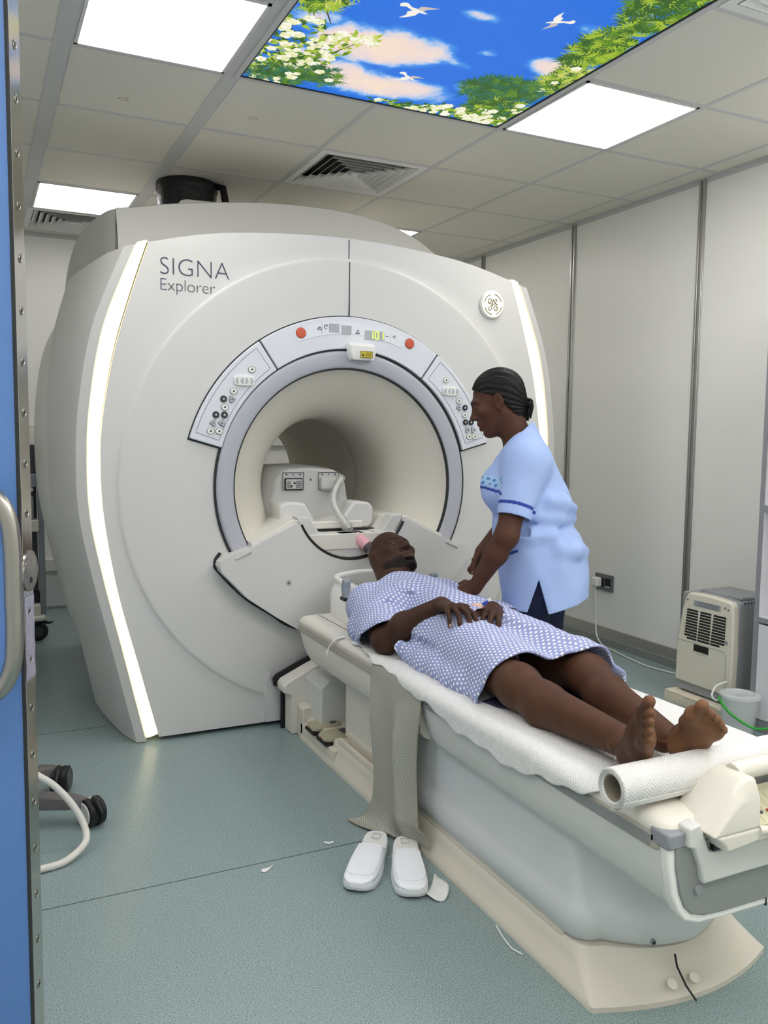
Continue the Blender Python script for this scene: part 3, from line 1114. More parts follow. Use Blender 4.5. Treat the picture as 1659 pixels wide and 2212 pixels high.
    lho = lh.build('laser_housing', m_white, cp, smooth=40, bevel=.003)
    lab = mat('label_yellow', '#c9b52c', .5)
    lo_ = MB().box((1.182, .6815, 1.583), (1.238, .6842, 1.611)).build('warning_label', lab, lho)
    bb = MB()
    for lo, hi in (((1.182, 1.583), (1.238, 1.5845)), ((1.182, 1.6095), (1.238, 1.611)), ((1.182, 1.583), (1.1835, 1.611)), ((1.2365, 1.583), (1.238, 1.611))):
        bb.box((lo[0], .6810, lo[1]), (hi[0], .6818, hi[1]))
    bb.prism([(1.187, 1.590), (1.199, 1.590), (1.193, 1.601)], 1, .6810, .6818)
    for i_ in range(4):
        bb.box((1.204, .6812, 1.588 + i_ * .005), (1.232, .6818, 1.5895 + i_ * .005))
    bb.build('label_print', m_black, lo_)
    # ---- lettering and emblem
    ink = mat('lettering_ink', '#45455a', .5)
    text_mb('SIGNA', .098, (.348, YFACE - .001, 1.869), (1, 0, 0), (0, 0, 1), .0006, -.0022, space=1.0).build('lettering', ink, t, smooth=0, fix=False)
    text_mb('Explorer', .068, (.348, YFACE - .001, 1.808), (1, 0, 0), (0, 0, 1), .0006, -.0016, space=.93).build('lettering', ink, t, smooth=0, fix=False)
    em = MB().lathe([(.066, 0), (.066, .010), (.060, .016), (.056, .017)], (1.878, YFACE + .002, 1.866), (0, -1, 0), 48)
    eo = em.build('emblem', mat('emblem_rim', '#d8d8d2', .35), t, smooth=40)
    MB().lathe([(.058, 0), (.058, .0175), (.05, .0185)], (1.878, YFACE + .002, 1.866), (0, -1, 0), 48).build('emblem_lens', mat('emblem_glow', '#fffbe8', .35, emit='#fffbe6', estr=.28), eo, smooth=40)
    monogram(MB(), (1.878, YFACE - .0168, 1.866), .046, (1, 0, 0), .045).build('monogram', mat('emblem_lines', '#746a52', .5), eo)
    # ---- apron (lower cover with the trough for the table)
    tr = arc(1.155, 1.01, .277, 203, 337, 36)
    # trough as an arc through the three read points
    la = [(.566, .732), (.585, .750), (.700, .790), (.886, .882), (.905, .874)]
    ra = [(2 * XM - x, z) for x, z in la[::-1]]
    mid = arc(1.150, .985, .268, 200, 340, 36)
    outline = la + [tuple(p) for p in mid] + ra + [(1.728, .69), (1.62, .575), (1.50, .49), (1.39, .42), (1.15, .36), (.91, .42), (.80, .49), (.68, .575), (.572, .69), (.562, .715)]
    ap = MB().prism(outline, 1, .665, .765)
    ap.build('apron', m_shell, t, smooth=30, bevel=.014, seg=4, bang=50)
    gpo = []
    low = [(1.735, .71), (1.728, .69), (1.62, .575), (1.50, .49), (1.39, .42), (1.15, .36), (.91, .42), (.80, .49), (.68, .575), (.572, .69), (.562, .715), (.566, .738), (.585, .762)]
    lw = cspline([(x, .748, z) for x, z in low], 60)
    MB().tube(lw, .007, 8).build('apron_gap', m_gap, t)
    for sx in (0, 1):
        b = MB().tube([(.628, .6655, .745), (.69, .6655, .773)], .0065, 10)
        (mirror(b) if sx else b).build('apron_slot', m_shell2, t, smooth=60)
    for x in (.854, 2 * XM - .854):
        s_ = MB().lathe([(.011, 0), (.011, .003), (.008, .003), (.008, .001)], (x, .6665, .633), (0, -1, 0), 20).build('cover_screw', m_grey, t, smooth=30)
        MB().disc((x, .6640, .633), .004, (0, -1, 0), .002, 6).build('screw_socket', m_black, s_)
    # trough gap and bridge face
    MB().tube([(p[0], .668, p[1] - .004) for p in arc(1.150, .985, .262, 204, 336, 50)], .0065, 8).build('trough_gap', m_black, t)
    br = [(.897, .905)] + [tuple(p) for p in arc(1.150, .985, .262, 198, 342, 40)] + [(1.403, .905)]
    # front of the bridge with its notches
    brp = [tuple(p) for p in arc(1.150, .985, .262, 200, 340, 40)] + [(1.40, .905), (1.345, .90), (1.30, .835), (1.262, .835), (1.262, .808), (1.225, .808), (1.218, .828), (1.10, .828), (1.095, .808), (1.055, .808), (1.055, .830), (1.0, .835), (.955, .90), (.90, .905)]
    MB().prism(brp, 1, .690, .76).build('bridge_front', m_shell, t, bevel=.003)
    # rails running into the bore
    rl = MB()
    for pl_ in ([(.93, .76), (1.37, .76), (1.37, .828), (.93, .828)], [(.70, .70), (.90, .70), (.905, .893), (.88, .897), (.70, .806)], [(1.60, .70), (1.40, .70), (1.395, .893), (1.42, .897), (1.60, .806)]):
        rl.prism(pl_, 1, .684, 2.35)
    rl.prism([(.905, .80), (1.0, .80), (1.0, .84), (.955, .89), (.905, .893)], 1, .75, 2.35)
    rl.prism([(1.395, .80), (1.30, .80), (1.30, .84), (1.345, .89), (1.395, .893)], 1, .75, 2.35)
    rl.build('bridge', m_cream, t, bevel=.003)
    # feet
    for x, y in ((.50, .95), (1.8, .95), (.5, 2.3), (1.8, 2.3)):
        MB().lathe([(.06, 0), (.06, .02), (.03, .03), (.03, .08)], (x, y, 0), (0, 0, 1), 20).build('foot', m_black, t)
    return t


def monogram(mb, c, s, xd, w=.028, zd=(0, 0, 1)):
    """curly two-letter monogram inside a ring"""
    c = np.array(c, float)
    xd = np.array(xd, float)
    zd = np.array(zd, float)

    def path(pts):
        p = cspline(np.array(pts, float), 60)
        return c + s * (p[:, :1] * xd + p[:, 1:2] * zd)
    a = np.linspace(0, 2 * PI, 65)[:-1]
    ring = c + s * 1.0 * (np.cos(a)[:, None] * xd + np.sin(a)[:, None] * zd)
    for k in range(4):
        b = np.linspace(R(20 + 90 * k), R(82 + 90 * k), 14)
        mb.tube(c + s * 1.02 * (np.cos(b)[:, None] * xd + np.sin(b)[:, None] * zd), w * s, 6)
    mb.tube(path([(-.62, .18), (-.45, .1), (-.25, .28), (-.22, .5), (-.38, .56), (-.55, .4), (-.5, .12), (-.2, .05), (.0, .28), (.02, .52), (-.08, .2), (-.14, -.3), (-.3, -.58), (-.5, -.55), (-.52, -.38), (-.3, -.2), (.05, .0)]), w * s, 6)
    mb.tube(path([(.05, .0), (.3, .2), (.42, .42), (.34, .56), (.2, .45), (.18, .22), (.36, .05), (.55, .02), (.3, -.06), (.12, -.28), (.18, -.52), (.42, -.56), (.58, -.38), (.5, -.2), (.36, -.26), (.4, -.4)]), w * s, 6)
    return mb


scanner = build_scanner()


# ------------------------------------------------------------------ black duct from the hood to the ceiling
def build_duct():
    t = empty('quench_duct', (.78, 2.0, 2.35), 'black wrapped pipe rising from the scanner hood to the ceiling', 'duct')
    m = mat('black_wrap', '#141416', .42, bump=(14, .6, 3, .02))
    prof = [(.150, 2.34), (.152, 2.42), (.156, 2.50), (.160, 2.56), (.158, 2.60)]
    MB().lathe(prof, (.765, 2.08, 0), (0, 0, 1), 40).build('pipe', m, t, smooth=60)
    MB().lathe([(.164, 2.555), (.166, 2.575), (.162, 2.598)], (.765, 2.08, 0), (0, 0, 1), 40).build('collar', m, t, smooth=60)
    MB().tube([(.90, 2.0, 2.585), (.935, 1.97, 2.575), (.945, 1.96, 2.50), (.94, 1.96, 2.40)], [.018, .02, .02, .016], 10).build('strap', m, t)
    return t


build_duct()


# ------------------------------------------------------------------ coil connector carriage parked in the bore
def build_carriage():
    t = empty('coil_carriage', (1.1, .95, .83), 'grey-white coil connector block with two ports, parked in the mouth of the bore', 'coil unit')
    # main wall
    sec = []
    def sec_at(y, dx0, dz):
        pts = [(.825 + dx0, .868), (.838 + dx0, .96), (.862 + dx0, 1.05 + dz), (.885 + dx0, 1.083 + dz), (.92 + dx0, 1.098 + dz), (1.05, 1.103 + dz), (1.16, 1.094 + dz), (1.20, 1.075 + dz), (1.222, 1.03 + dz), (1.235, .95), (1.24, .868)]
        return [(x, y, z) for x, z in pts]
    MB().loft([sec_at(.915, .06, -.01), sec_at(.90, .075, -.02), sec_at(.93, .03, 0), sec_at(1.0, .0, .006), sec_at(1.25, .0, .01), sec_at(1.28, .02, 0)][2:], True, True).build('wall', m_shell2, t, smooth=30, bevel=.012, seg=3)
    # bolsters and tray
    MB().prism([(.930, .835), (1.03, .835), (1.03, .868), (.975, .955), (.90, .962), (.86, .95), (.86, .87)], 1, .80, .96).build('bolster', m_shell, t, bevel=.012, seg=3)
    MB().prism([(1.17, .835), (1.285, .835), (1.305, .865), (1.305, .93), (1.285, .952), (1.21, .958), (1.15, .88), (1.03, .868), (1.03, .835)], 1, .80, .96).build('bolster', m_shell, t, bevel=.012, seg=3)
    MB().box((.955, .79, .838), (1.25, .83, .872)).build('tray_lip', m_cream, t, bevel=.006)
    MB().lathe([(.013, 0), (.013, .012), (.009, .016)], (.965, .79, .853), (0, -1, 0), 18).build('knob', m_white, t, smooth=40)
    MB().box((.94, .785, .828), (1.30, .80, .836)).build('tray_gap', m_black, t)  # black strip below the tray lip
    for x, op in ((.965, True), (1.135, False)):
        f = MB().prism([(x - .05 + .008, 1.0), (x + .05 - .008, 1.0), (x + .05, 1.008), (x + .05, 1.078), (x + .042, 1.086), (x - .042, 1.086), (x - .05, 1.078), (x - .05, 1.008)], 1, .923, .94)
        fo = f.build('port_frame', m_shell2, t, bevel=.003)
        rim = MB().tube([(x - .049, .922, 1.004), (x + .049, .922, 1.004), (x + .049, .922, 1.082), (x - .049, .922, 1.082)], .0018, 6, close=True)
        rim.build('frame_line', m_ink, fo)
        if op:
            so = MB().box((x - .042, .915, 1.004), (x + .042, .935, 1.058)).build('socket', m_black, fo, bevel=.004)
            MB().box((x - .037, .912, 1.009), (x + .037, .918, 1.053)).build('socket_face', m_shell2, so, bevel=.003)
            pn = MB()
            for i in range(4):
                for j in range(4):
                    pn.box((x + .010 + i * .006, .910, 1.016 + j * .008), (x + .0135 + i * .006, .913, 1.020 + j * .008))
                    pn.box((x - .034 + i * .005, .910, 1.016 + j * .008), (x - .0315 + i * .005, .913, 1.020 + j * .008))
            pn.disc((x - .012, .913, 1.022), .005, (0, -1, 0), .003, 12).disc((x + .002, .913, 1.036), .005, (0, -1, 0), .003, 12)
            pn.build('socket_pins', m_black, so)
        else:
            MB().box((x - .044, .895, 1.004), (x + .044, .93, 1.06)).build('plug_cover', m_grey if False else m_shell2, fo, bevel=.01, seg=3)
        dm = MB()
        dm.disc((x - .032, .924, 1.073), .004, (0, -1, 0), .003, 10).disc((x + .032, .924, 1.073), .004, (0, -1, 0), .003, 10)
        dm.build('port_dots', m_ink, fo)
        text_mb('A' if op else 'B', .014, (x, .9225, 1.068), (1, 0, 0), (0, 0, 1), .0004, 0, 'CENTER').build('port_letter', m_ink, fo, smooth=0, fix=False)
    text_mb('*', .03, (1.05, .9285, 1.035), (1, 0, 0), (0, 0, 1), .0004, 0, 'CENTER').build('wall_mark', m_ink, t, smooth=0, fix=False)
    # dark block glimpsed behind on the left
    return t


build_carriage()


# clear hose with taped pink joint, from port B down to the head coil
def build_hose():
    t = empty('coil_cable', (1.2, .6, .8), 'coil cable in clear sleeve with a pink taped joint, behind the patient\'s head', 'cable')
    a = [(1.19, .90, 1.058), (1.165, .865, 1.045), (1.135, .84, 1.01), (1.12, .825, .965), (1.125, .80, .92), (1.142, .77, .88), (1.160, .74, .842)]
    b = [(1.160, .74, .842), (1.172, .72, .825), (1.185, .70, .808)]
    c = [(1.172, .72, .826), (1.19, .69, .800), (1.208, .66, .775), (1.226, .63, .750), (1.236, .61, .735)]
    MB().tube(cspline(a, 50), .0085, 12).build('inner_cable', m_white, t, smooth=80)
    cl = mat('clear_sleeve', '#eef0ea', .12, trans=.85, alpha=.55, bump=(70, .4, 3, .004))
    MB().tube(cspline(a, 50), [.0175 + .0015 * math.sin(i * 1.3) for i in range(len(cspline(a, 50)))], 14, cap=False).build('clear_sleeve', cl, t, smooth=80)
    MB().tube([(1.153, .752, .858), (1.160, .74, .842), (1.168, .726, .830)], [.03, .018, .014], 12, cap=False).build('sleeve_flare', cl, t, smooth=80)
    pk = mat('pink_foam', '#e7aeb6', .7, bump=(60, .3, 3, .004), var=(40, .12))
    MB().tube(cspline(c, 30), list(np.r_[np.linspace(.017, .024, 10), np.full(len(cspline(c, 30)) - 20, .025), np.linspace(.024, .017, 10)]), 16).build('pink_wrap', pk, t, smooth=80)
    cc = cspline(c, 40)
    n = len(cc)
    dk = mat('dark_tape', '#4b4348', .35)
    for i0, i1 in ((0, n // 10), (int(n * .52), int(n * .66)), (int(n * .93), n)):
        MB().tube(cc[i0:i1 + 1], .0262 if i0 else .0205, 16).build('dark_tape', dk, t, smooth=80)
    MB().tube(cspline([(1.236, .61, .735), (1.245, .58, .70), (1.24, .55, .66), (1.22, .5, .60)], 20), .008, 10).build('black_lead', m_black, t, smooth=80)
    return t


build_hose()
# ------------------------------------------------------------------ patient table
XT = 1.13
m_deck = mat('table_deck', '#dedad0', .4)
m_rail = mat('table_rail', '#a9a398', .45)
m_skirt = mat('table_skirt', '#d3d4d0', .42)
m_col = mat('table_column', '#d0d4d5', .42)
m_base = mat('table_base', '#d3cdc0', .45)
m_endp = mat('table_end_grey', '#8b8e8c', .5)


def mirt(mb):
    m2 = MB()
    for v in mb.v:
        q = v.copy()
        q[:, 0] = 2 * XT - q[:, 0]
        m2.v.append(q)
    m2.f, m2.mi, m2.n = list(mb.f), list(mb.mi), mb.n
    return m2


def plan(hw, yfar, ynear, bow, r, z, nb=14, nc=6, dz=0.):
    """outline: straight sides, near end bowed towards the viewer, rounded near corners"""
    P = [(-hw, yfar)]
    yc = ynear
    for q in np.linspace(180, 270, nc):
        P.append((-hw + r + r * math.cos(R(q)), yc + r + r * math.sin(R(q))))
    for u in np.linspace(-1, 1, nb + 2)[1:-1]:
        P.append((u * (hw - r), yc - bow * (1 - u * u)))
    for q in np.linspace(270, 360, nc):
        P.append((hw - r + r * math.cos(R(q)), yc + r + r * math.sin(R(q))))
    P.append((hw, yfar))
    return [(XT + x, y, z) for x, y in P]


def build_table():
    t = empty('patient_table', (XT, -.4, 0), 'long cream and grey patient table docked to the scanner, paper laid on its top', 'examination table')
    # base plate with its flared near end
    b = MB().loft([plan(.268, .55, -1.30, .055, .012, 0), plan(.268, .55, -1.30, .055, .012, .012), plan(.262, .55, -1.285, .055, .02, .022), plan(.250, .55, -1.255, .06, .03, .045), plan(.243, .55, -1.235, .065, .04, .062),
                   plan(.238, .55, -1.225, .07, .05, .085), plan(.232, .55, -1.222, .072, .05, .092), plan(.222, .55, -1.21, .072, .05, .092)], True, True)
    bo = b.build('base', m_base, t, smooth=32)
    MB().tube([(1.09, -1.375, .012), (1.088, -1.345, .03), (1.086, -1.318, .06), (1.086, -1.310, .085)], .0025, 6).build('base_seam', m_black, bo)
    for x, y in ((1.055, -1.335), (1.118, -1.338)):
        MB().disc((x, y, .036), .012, (0, -.6, .8), .004, 18).build('base_plug', m_deck, bo)
    # raised runner along both sides
    for sd in (0, 1):
        q = MB().prism([(.892, .085), (.912, .085), (.910, .108), (.895, .108)], 1, -1.15, .22)
        (mirt(q) if sd else q).build('base_runner', m_base, bo, bevel=.004)
    # column: near body
    c = MB().loft([plan(.225, -.40, -1.20, .085, .055, .090), plan(.238, -.40, -1.215, .09, .06, .105), plan(.245, -.40, -1.225, .09, .06, .135), plan(.243, -.40, -1.222, .09, .06, .165),
                   plan(.238, -.40, -1.214, .09, .05, .178), plan(.232, -.40, -1.195, .085, .035, .20), plan(.232, -.40, -1.18, .06, .03, .28), plan(.232, -.40, -1.17, .04, .03, .37)], True, True)
    co = c.build('column', m_col, t, smooth=34)
    for x, y, z in ((1.02, -1.305, .13), (1.045, -1.27, .232)):
        s_ = MB().disc((x, y, z), .0075, (0, -1, 0), .006, 16).build('column_screw', m_grey, co)
        MB().disc((x, y - .006, z), .004, (0, -1, 0), .0015, 10).build('screw_socket', m_black, s_)
    # column: lift tower further in
    MB().box((.935, -.42, .10), (1.325, .245, .40)).build('lift_tower', m_deck, t, bevel=.006)
    MB().box((.922, -.42, .06), (1.338, .20, .135)).build('tower_foot', m_base, t, bevel=.01)
    # skirts: near half and far half
    def skirt(y0, y1, r0, r1, nm, m):
        sec = [(.852, .478), (.853, .455), (.858, .41), (.864, .37), (.876, .350), (.90, .338), (1.13, .335)]
        full = sec + [(2 * XT - x, z) for x, z in sec[-2::-1]]
        full = np.array(full)
        rings = []
        ys = []
        if r0:
            ys += [(y0 + r0 * (1 - math.cos(R(q))), math.sin(R(q))) for q in (3, 25, 50, 75)]
        else:
            ys += [(y0, 1)]
        ys += [(y0 + .1, 1), (y1 - .1, 1)]
        if r1:
            ys += [(y1 - r1 * (1 - math.cos(R(q))), math.sin(R(q))) for q in (75, 50, 25, 3)]
        else:
            ys += [(y1, 1)]
        for y, s in ys:
            zz = .478 - (.478 - full[:, 1]) * (.25 + .75 * s)
            rings.append(np.c_[full[:, 0], np.full(len(full), y), zz])
        MB().loft(rings, True, True).build(nm, m, t, smooth=40)
    skirt(-1.488, -.505, 0, .09, 'near_skirt', m_skirt)  # greyer than the far skirt: its weaker light is put into the colour
    skirt(-.49, .535, .0, .10, 'far_skirt', m_deck)
    # rail band and deck
    rp = plan(.280, .55, -1.49, 0, .02, 0)
    def outline(hw, y0, y1, r, z):
        P = []
        for cx, cy, a0 in ((-hw + r, y1 - r, 90), (-hw + r, y0 + r, 180), (hw - r, y0 + r, 270), (hw - r, y1 - r, 0)):
            for q in np.linspace(a0, a0 + 90, 7):
                P.append((XT + cx + r * math.cos(R(q)), cy + r * math.sin(R(q)), z))
        return P
    MB().loft([outline(.279, -1.497, .557, .03, .458), outline(.282, -1.50, .56, .03, .462), outline(.282, -1.50, .56, .03, .486), outline(.279, -1.497, .557, .03, .490)], True, True).build('side_rail', m_rail, t, smooth=34)
    for sd in (0, 1):
        q = MB().box((.8465, -1.465, .4615), (.86, -.50, .4865))
        (mirt(q) if sd else q).build('near_rail', m_endp, t, bevel=.002)  # grey over the beige rail: shade on the near half painted in
    dk = MB().loft([outline(.276, -1.494, .553, .035, .486), outline(.279, -1.497, .556, .035, .492), outline(.278, -1.496, .555, .035, .503), outline(.268, -1.485, .545, .035, .515), outline(.245, -1.46, .525, .035, .521), outline(.23, -1.44, .51, .03, .5215)], True, True)
    do = dk.build('deck', m_deck, t, smooth=50)
    MB().box((.925, .05, .5213), (.928, .50, .5222)).build('cradle_line', m_black, do)
    MB().box((1.332, .05, .5213), (1.335, .50, .5222)).build('cradle_line', m_black, do)
    # rail corner caps
    for sd in (0, 1):
        q = MB().box((.848, -1.512, .470), (.905, -1.46, .502))
        (mirt(q) if sd else q).build('corner_cap', m_grey, t, bevel=.005)
    # end panel
    rim = [(.852, .476), (.856, .43), (.868, .375), (.885, .338), (.905, .315), (.94, .302), (1.0, .298), (XT, .296)]
    rimf = rim + [(2 * XT - x, z) for x, z in rim[-2::-1]]
    MB().prism(rimf, 1, -1.506, -1.48).build('end_rim', m_white, t, bevel=.005, seg=3)
    inn = [(.868, .474), (.872, .43), (.884, .378), (.899, .346), (.918, .328), (.95, .318), (1.0, .314), (XT, .312)]
    innf = inn + [(2 * XT - x, z) for x, z in inn[-2::-1]]
    MB().prism(innf, 1, -1.510, -1.49).build('end_panel', m_endp, t, bevel=.003)
    MB().box((1.128, -1.5072, .2945), (1.132, -1.50, .312)).build('rim_joint', m_gap, t)
    MB().lathe([(.010, 0), (.010, .004), (.008, .006)], (.930, -1.509, .378), (0, -1, 0), 20).build('end_plug', m_grey, t, smooth=40)
    lp = [(.890, .512), (.919, .517), (.926, .50), (.945, .455), (.958, .452), (XT, .452)]
    lp2 = [(XT, .392), (.933, .392), (.924, .43), (.906, .468), (.890, .474)]
    poly = lp + [(2 * XT - x, z) for x, z in lp[-2::-1]] + [(2 * XT - x, z) for x, z in lp2[:0:-1]] + lp2
    MB().prism(poly, 1, -1.522, -1.49).build('end_bracket', m_skirt, t, bevel=.004)
    MB().box((.958, -1.5205, .4535), (1.30, -1.46, .470)).build('bracket_slot', m_black, t)
    # handle pod with key pad
    pod = empty_part('handle_pod', t)
    for sd in (0, 1):
        q = MB()
        secs = []
        for y, s in ((-1.552, .0), (-1.535, 1), (-1.46, 1), (-1.43, .2)):
            p_ = [(.924, .497), (.985, .572 - .02 * (1 - s)), (1.0, .588 - .03 * (1 - s)), (1.022, .596 - .04 * (1 - s)), (1.045, .594 - .04 * (1 - s)), (1.048, .497)]
            secs.append([(x, y, z) for x, z in p_])
        q.loft(secs, True, True)
        q.prism([(.930, .498), (1.05, .498), (1.05, .470), (.960, .462), (.952, .478)], 1, -1.552, -1.43)
        (mirt(q) if sd else q).build('pod_shoulder', m_deck, pod, smooth=40, bevel=.006, seg=3)
    MB().tube([(1.040, -1.487, .586), (1.05, -1.487, .589), (2 * XT - 1.05, -1.487, .589), (2 * XT - 1.040, -1.487, .586)], .0195, 18).build('grip_bar', m_deck, pod, smooth=60)
    MB().box((1.045, -1.552, .470), (2 * XT - 1.045, -1.43, .488)).build('pod_floor', m_deck, pod, bevel=.004)
    MB().box((1.046, -1.44, .486), (2 * XT - 1.046, -1.428, .570)).build('pod_back', m_grey, pod)
    MB().tube(cspline([(1.045, -1.550, .492), (1.09, -1.560, .488), (XT, -1.564, .487), (1.17, -1.560, .488), (2 * XT - 1.045, -1.550, .492)], 30), .009, 10).build('pod_lip', m_deck, pod, smooth=60)
    kp = MB().add([(1.05, -1.540, .494), (2 * XT - 1.05, -1.540, .494), (2 * XT - 1.05, -1.455, .530), (1.05, -1.455, .530), (1.05, -1.540, .486), (2 * XT - 1.05, -1.540, .486), (2 * XT - 1.05, -1.455, .486), (1.05, -1.455, .486)],
                  [(0, 1, 2, 3), (7, 6, 5, 4), (0, 4, 5, 1), (1, 5, 6, 2), (2, 6, 7, 3), (3, 7, 4, 0)]).build('key_pad', mat('keypad_beige', '#c6c3a6', .45), pod)
    for i, x in enumerate((1.062, 1.082, 1.102, 1.122, 1.142, 1.162, 1.182)):
        kk = MB()
        c_ = np.array([x + .008, -1.515, .5055])
        nrm = np.array([0, -.39, .92])
        kk.disc(c_ + nrm * .0005, .0042, nrm, .0012, 14)
        kk.build('key', mat('key_red', '#a23b30', .5) if i == 2 else m_ink, kp)
        MB().add([np.array([x - .002, -1.535, .4964]), np.array([x - .0012, -1.535, .4964]), np.array([x - .0012, -1.475, .5218]), np.array([x - .002, -1.475, .5218])], [(0, 1, 2, 3)]).build('key_divider', m_ink, kp)
    # dock at the scanner, foot-switch shelf
    dp = [(.845, .0), (.845, .165), (.812, .180), (.808, .208), (.822, .225), (.93, .275), (1.03, .315), (XT, .318)]
    dpf = dp + [(2 * XT - x, z) for x, z in dp[-2::-1]]
    MB().prism(dpf, 1, .60, .690).build('dock', m_deck, t, bevel=.008, seg=3)
    g2 = [(x - .014, z + .012 if z > .02 else z) for x, z in dp[:-1]] + [(XT, .33)]
    g2 = g2 + [(2 * XT - x, z) for x, z in g2[-2::-1]]
    MB().prism(g2, 1, .692, .705).build('dock_seal', m_black, t)
    MB().prism([(.905, .0), (.905, .24), (.94, .27), (1.32, .27), (1.355, .24), (1.355, .0)], 1, .42, .61).build('dock_body', m_skirt, t, bevel=.006)
    sh = MB().prism([(.868, .0), (.868, .062), (.872, .068), (1.39, .068), (1.392, .0)], 1, .20, .56)
    sh.prism([(.868, .0), (.868, .125), (.878, .135), (1.382, .135), (1.392, .125), (1.392, .0)], 1, .53, .60)
    sh.build('switch_shelf', m_base, t, bevel=.006)
    fp = mat('pedal_beige', '#a9a48d', .45)
    for y in (.30, .425):
        q = MB()
        rr_ = [[(.873, y - .048, z), (.965, y - .048, z + .004), (.985, y - .03, z + .006), (.985, y + .03, z + .006), (.965, y + .048, z + .004), (.873, y + .048, z), (.858, y + .03, z - .002), (.858, y - .03, z - .002)] for z in (.080, .096)]
        q.loft(rr_, True, True)
        po = q.build('foot_pedal', fp, t, bevel=.005, seg=3)
        MB().box((.856, y - .050, .068), (.985, y + .045, .079)).build('pedal_pad', m_black, po)
        MB().box((.94, y - .024, .0995), (.965, y + .024, .1025)).build('pedal_label', m_ink, po)
        MB().box((.8575, y - .014, .0835), (.862, y + .014, .0875)).build('pedal_mark', mat('key_red', '#a23b30', .5), po)
    return t


def empty_part(name, parent):
    o = bpy.data.objects.new(name, None)
    COL.objects.link(o)
    o.parent = parent
    o.matrix_parent_inverse = Matrix.Translation(-Vector(parent.location))
    o.empty_display_size = .05
    return o


table = build_table()


# ------------------------------------------------------------------ head coil on the table
def build_head_coil():
    t = empty('head_coil', (XT, .33, .522), 'white head coil cradle under the patient\'s head, grey clip and round emblem on its side', 'head coil')
    secs = []
    for y, hw, z1, z0 in ((.205, .17, .575, .523), (.215, .185, .60, .5225), (.26, .192, .640, .5225), (.34, .192, .655, .5225), (.47, .185, .66, .5225), (.54, .165, .655, .5225), (.56, .14, .63, .525)):
        c = []
        for u, v in ((-1, 0), (-1.0, .55), (-.94, .8), (-.82, .96), (-.7, 1.0), (-.5, .93), (-.3, .72), (0, .62), (.3, .72), (.5, .93), (.7, 1.0), (.82, .96), (.94, .8), (1.0, .55), (1, 0)):
            c.append((XT + .025 + u * hw, y, z0 + v * (z1 - z0)))
        secs.append(c)
    MB().loft(secs, True, True).build('cradle', m_white, t, smooth=50)
    MB().tube(cspline([(.985, .30, .657), (.99, .42, .668), (1.02, .53, .672), (1.155, .565, .678), (1.29, .53, .672), (1.32, .42, .668), (1.325, .30, .657)], 40), .011, 10).build('top_rim', m_white, t, smooth=60)
    cl = mat('clip_grey', '#8c959d', .35)
    for x, s in ((.962, -1), (1.348, 1)):
        q = MB().prism([(.285, .625), (.315, .628), (.325, .66), (.318, .695), (.305, .702), (.296, .69), (.300, .66)], 0, x - .016, x + .016)
        co = q.build('clip', cl, t, bevel=.005, seg=3)
        MB().box((x - .02, .275, .618), (x + .02, .32, .630)).build('clip_slot', m_black, co)
    em = mat('emblem_teal', '#7fb0ad', .45)
    eo = MB().lathe([(.026, 0), (.026, .002)], (.9735 - .010, .262, .572), (-1, -.0, .05), 36).build('emblem', em, t)
    monogram(MB(), (.9605, .262, .572), .021, (0, -1, 0), .05).build('monogram', mat('emblem_deep', '#3d6f78', .5), eo)
    return t


build_head_coil()

# ------------------------------------------------------------------ paper sheet and paper roll
def paper_mat(name, col='#e3e3e1'):
    m = mat(name, col, .8)
    nt, N, L, b = nodes(m)
    if 'Wave Texture' in N:
        return m
    tc = N.new('ShaderNodeTexCoord')
    sp = N.new('ShaderNodeSeparateXYZ')
    L.new(tc.outputs['UV'], sp.inputs['Vector'])

    def tri(sock, per):
        a = N.new('ShaderNodeMath')
        a.operation = 'PINGPONG'
        a.inputs[1].default_value = per
        L.new(sock, a.inputs[0])
        return a.outputs[0]
    x = tri(sp.outputs['X'], .020)
    y = tri(sp.outputs['Y'], .024)
    ad = N.new('ShaderNodeMath')
    L.new(x, ad.inputs[0])
    L.new(y, ad.inputs[1])
    sn = N.new('ShaderNodeMath')
    sn.operation = 'MULTIPLY'
    sn.inputs[1].default_value = 2 * PI / .0078
    L.new(ad.outputs[0], sn.inputs[0])
    s2 = N.new('ShaderNodeMath')
    s2.operation = 'SINE'
    L.new(sn.outputs[0], s2.inputs[0])
    bp = N.new('ShaderNodeBump')
    bp.inputs['Strength'].default_value = .45
    bp.inputs['Distance'].default_value = .0012
    L.new(s2.outputs[0], bp.inputs['Height'])
    L.new(bp.outputs['Normal'], b.inputs['Normal'])
    return m


def set_uv(me, uv):
    l = me.uv_layers.new(name='UVMap')
    idx = np.empty(len(me.loops), int)
    me.loops.foreach_get('vertex_index', idx)
    l.data.foreach_set('uv', np.asarray(uv, float)[idx].ravel())


m_paper = paper_mat('paper_embossed')


def vnoise(x, y, seed=0, f=1.0):
    r = np.random.default_rng(seed)
    out = np.zeros_like(x)
    for k in range(10):
        a = r.uniform(0, 2 * PI)
        fr = f * r.uniform(.5, 2.2)
        out += np.sin((x * math.cos(a) + y * math.sin(a)) * fr + r.uniform(0, 7)) / 10 ** .5
    return out


SHEET_Z = .5245


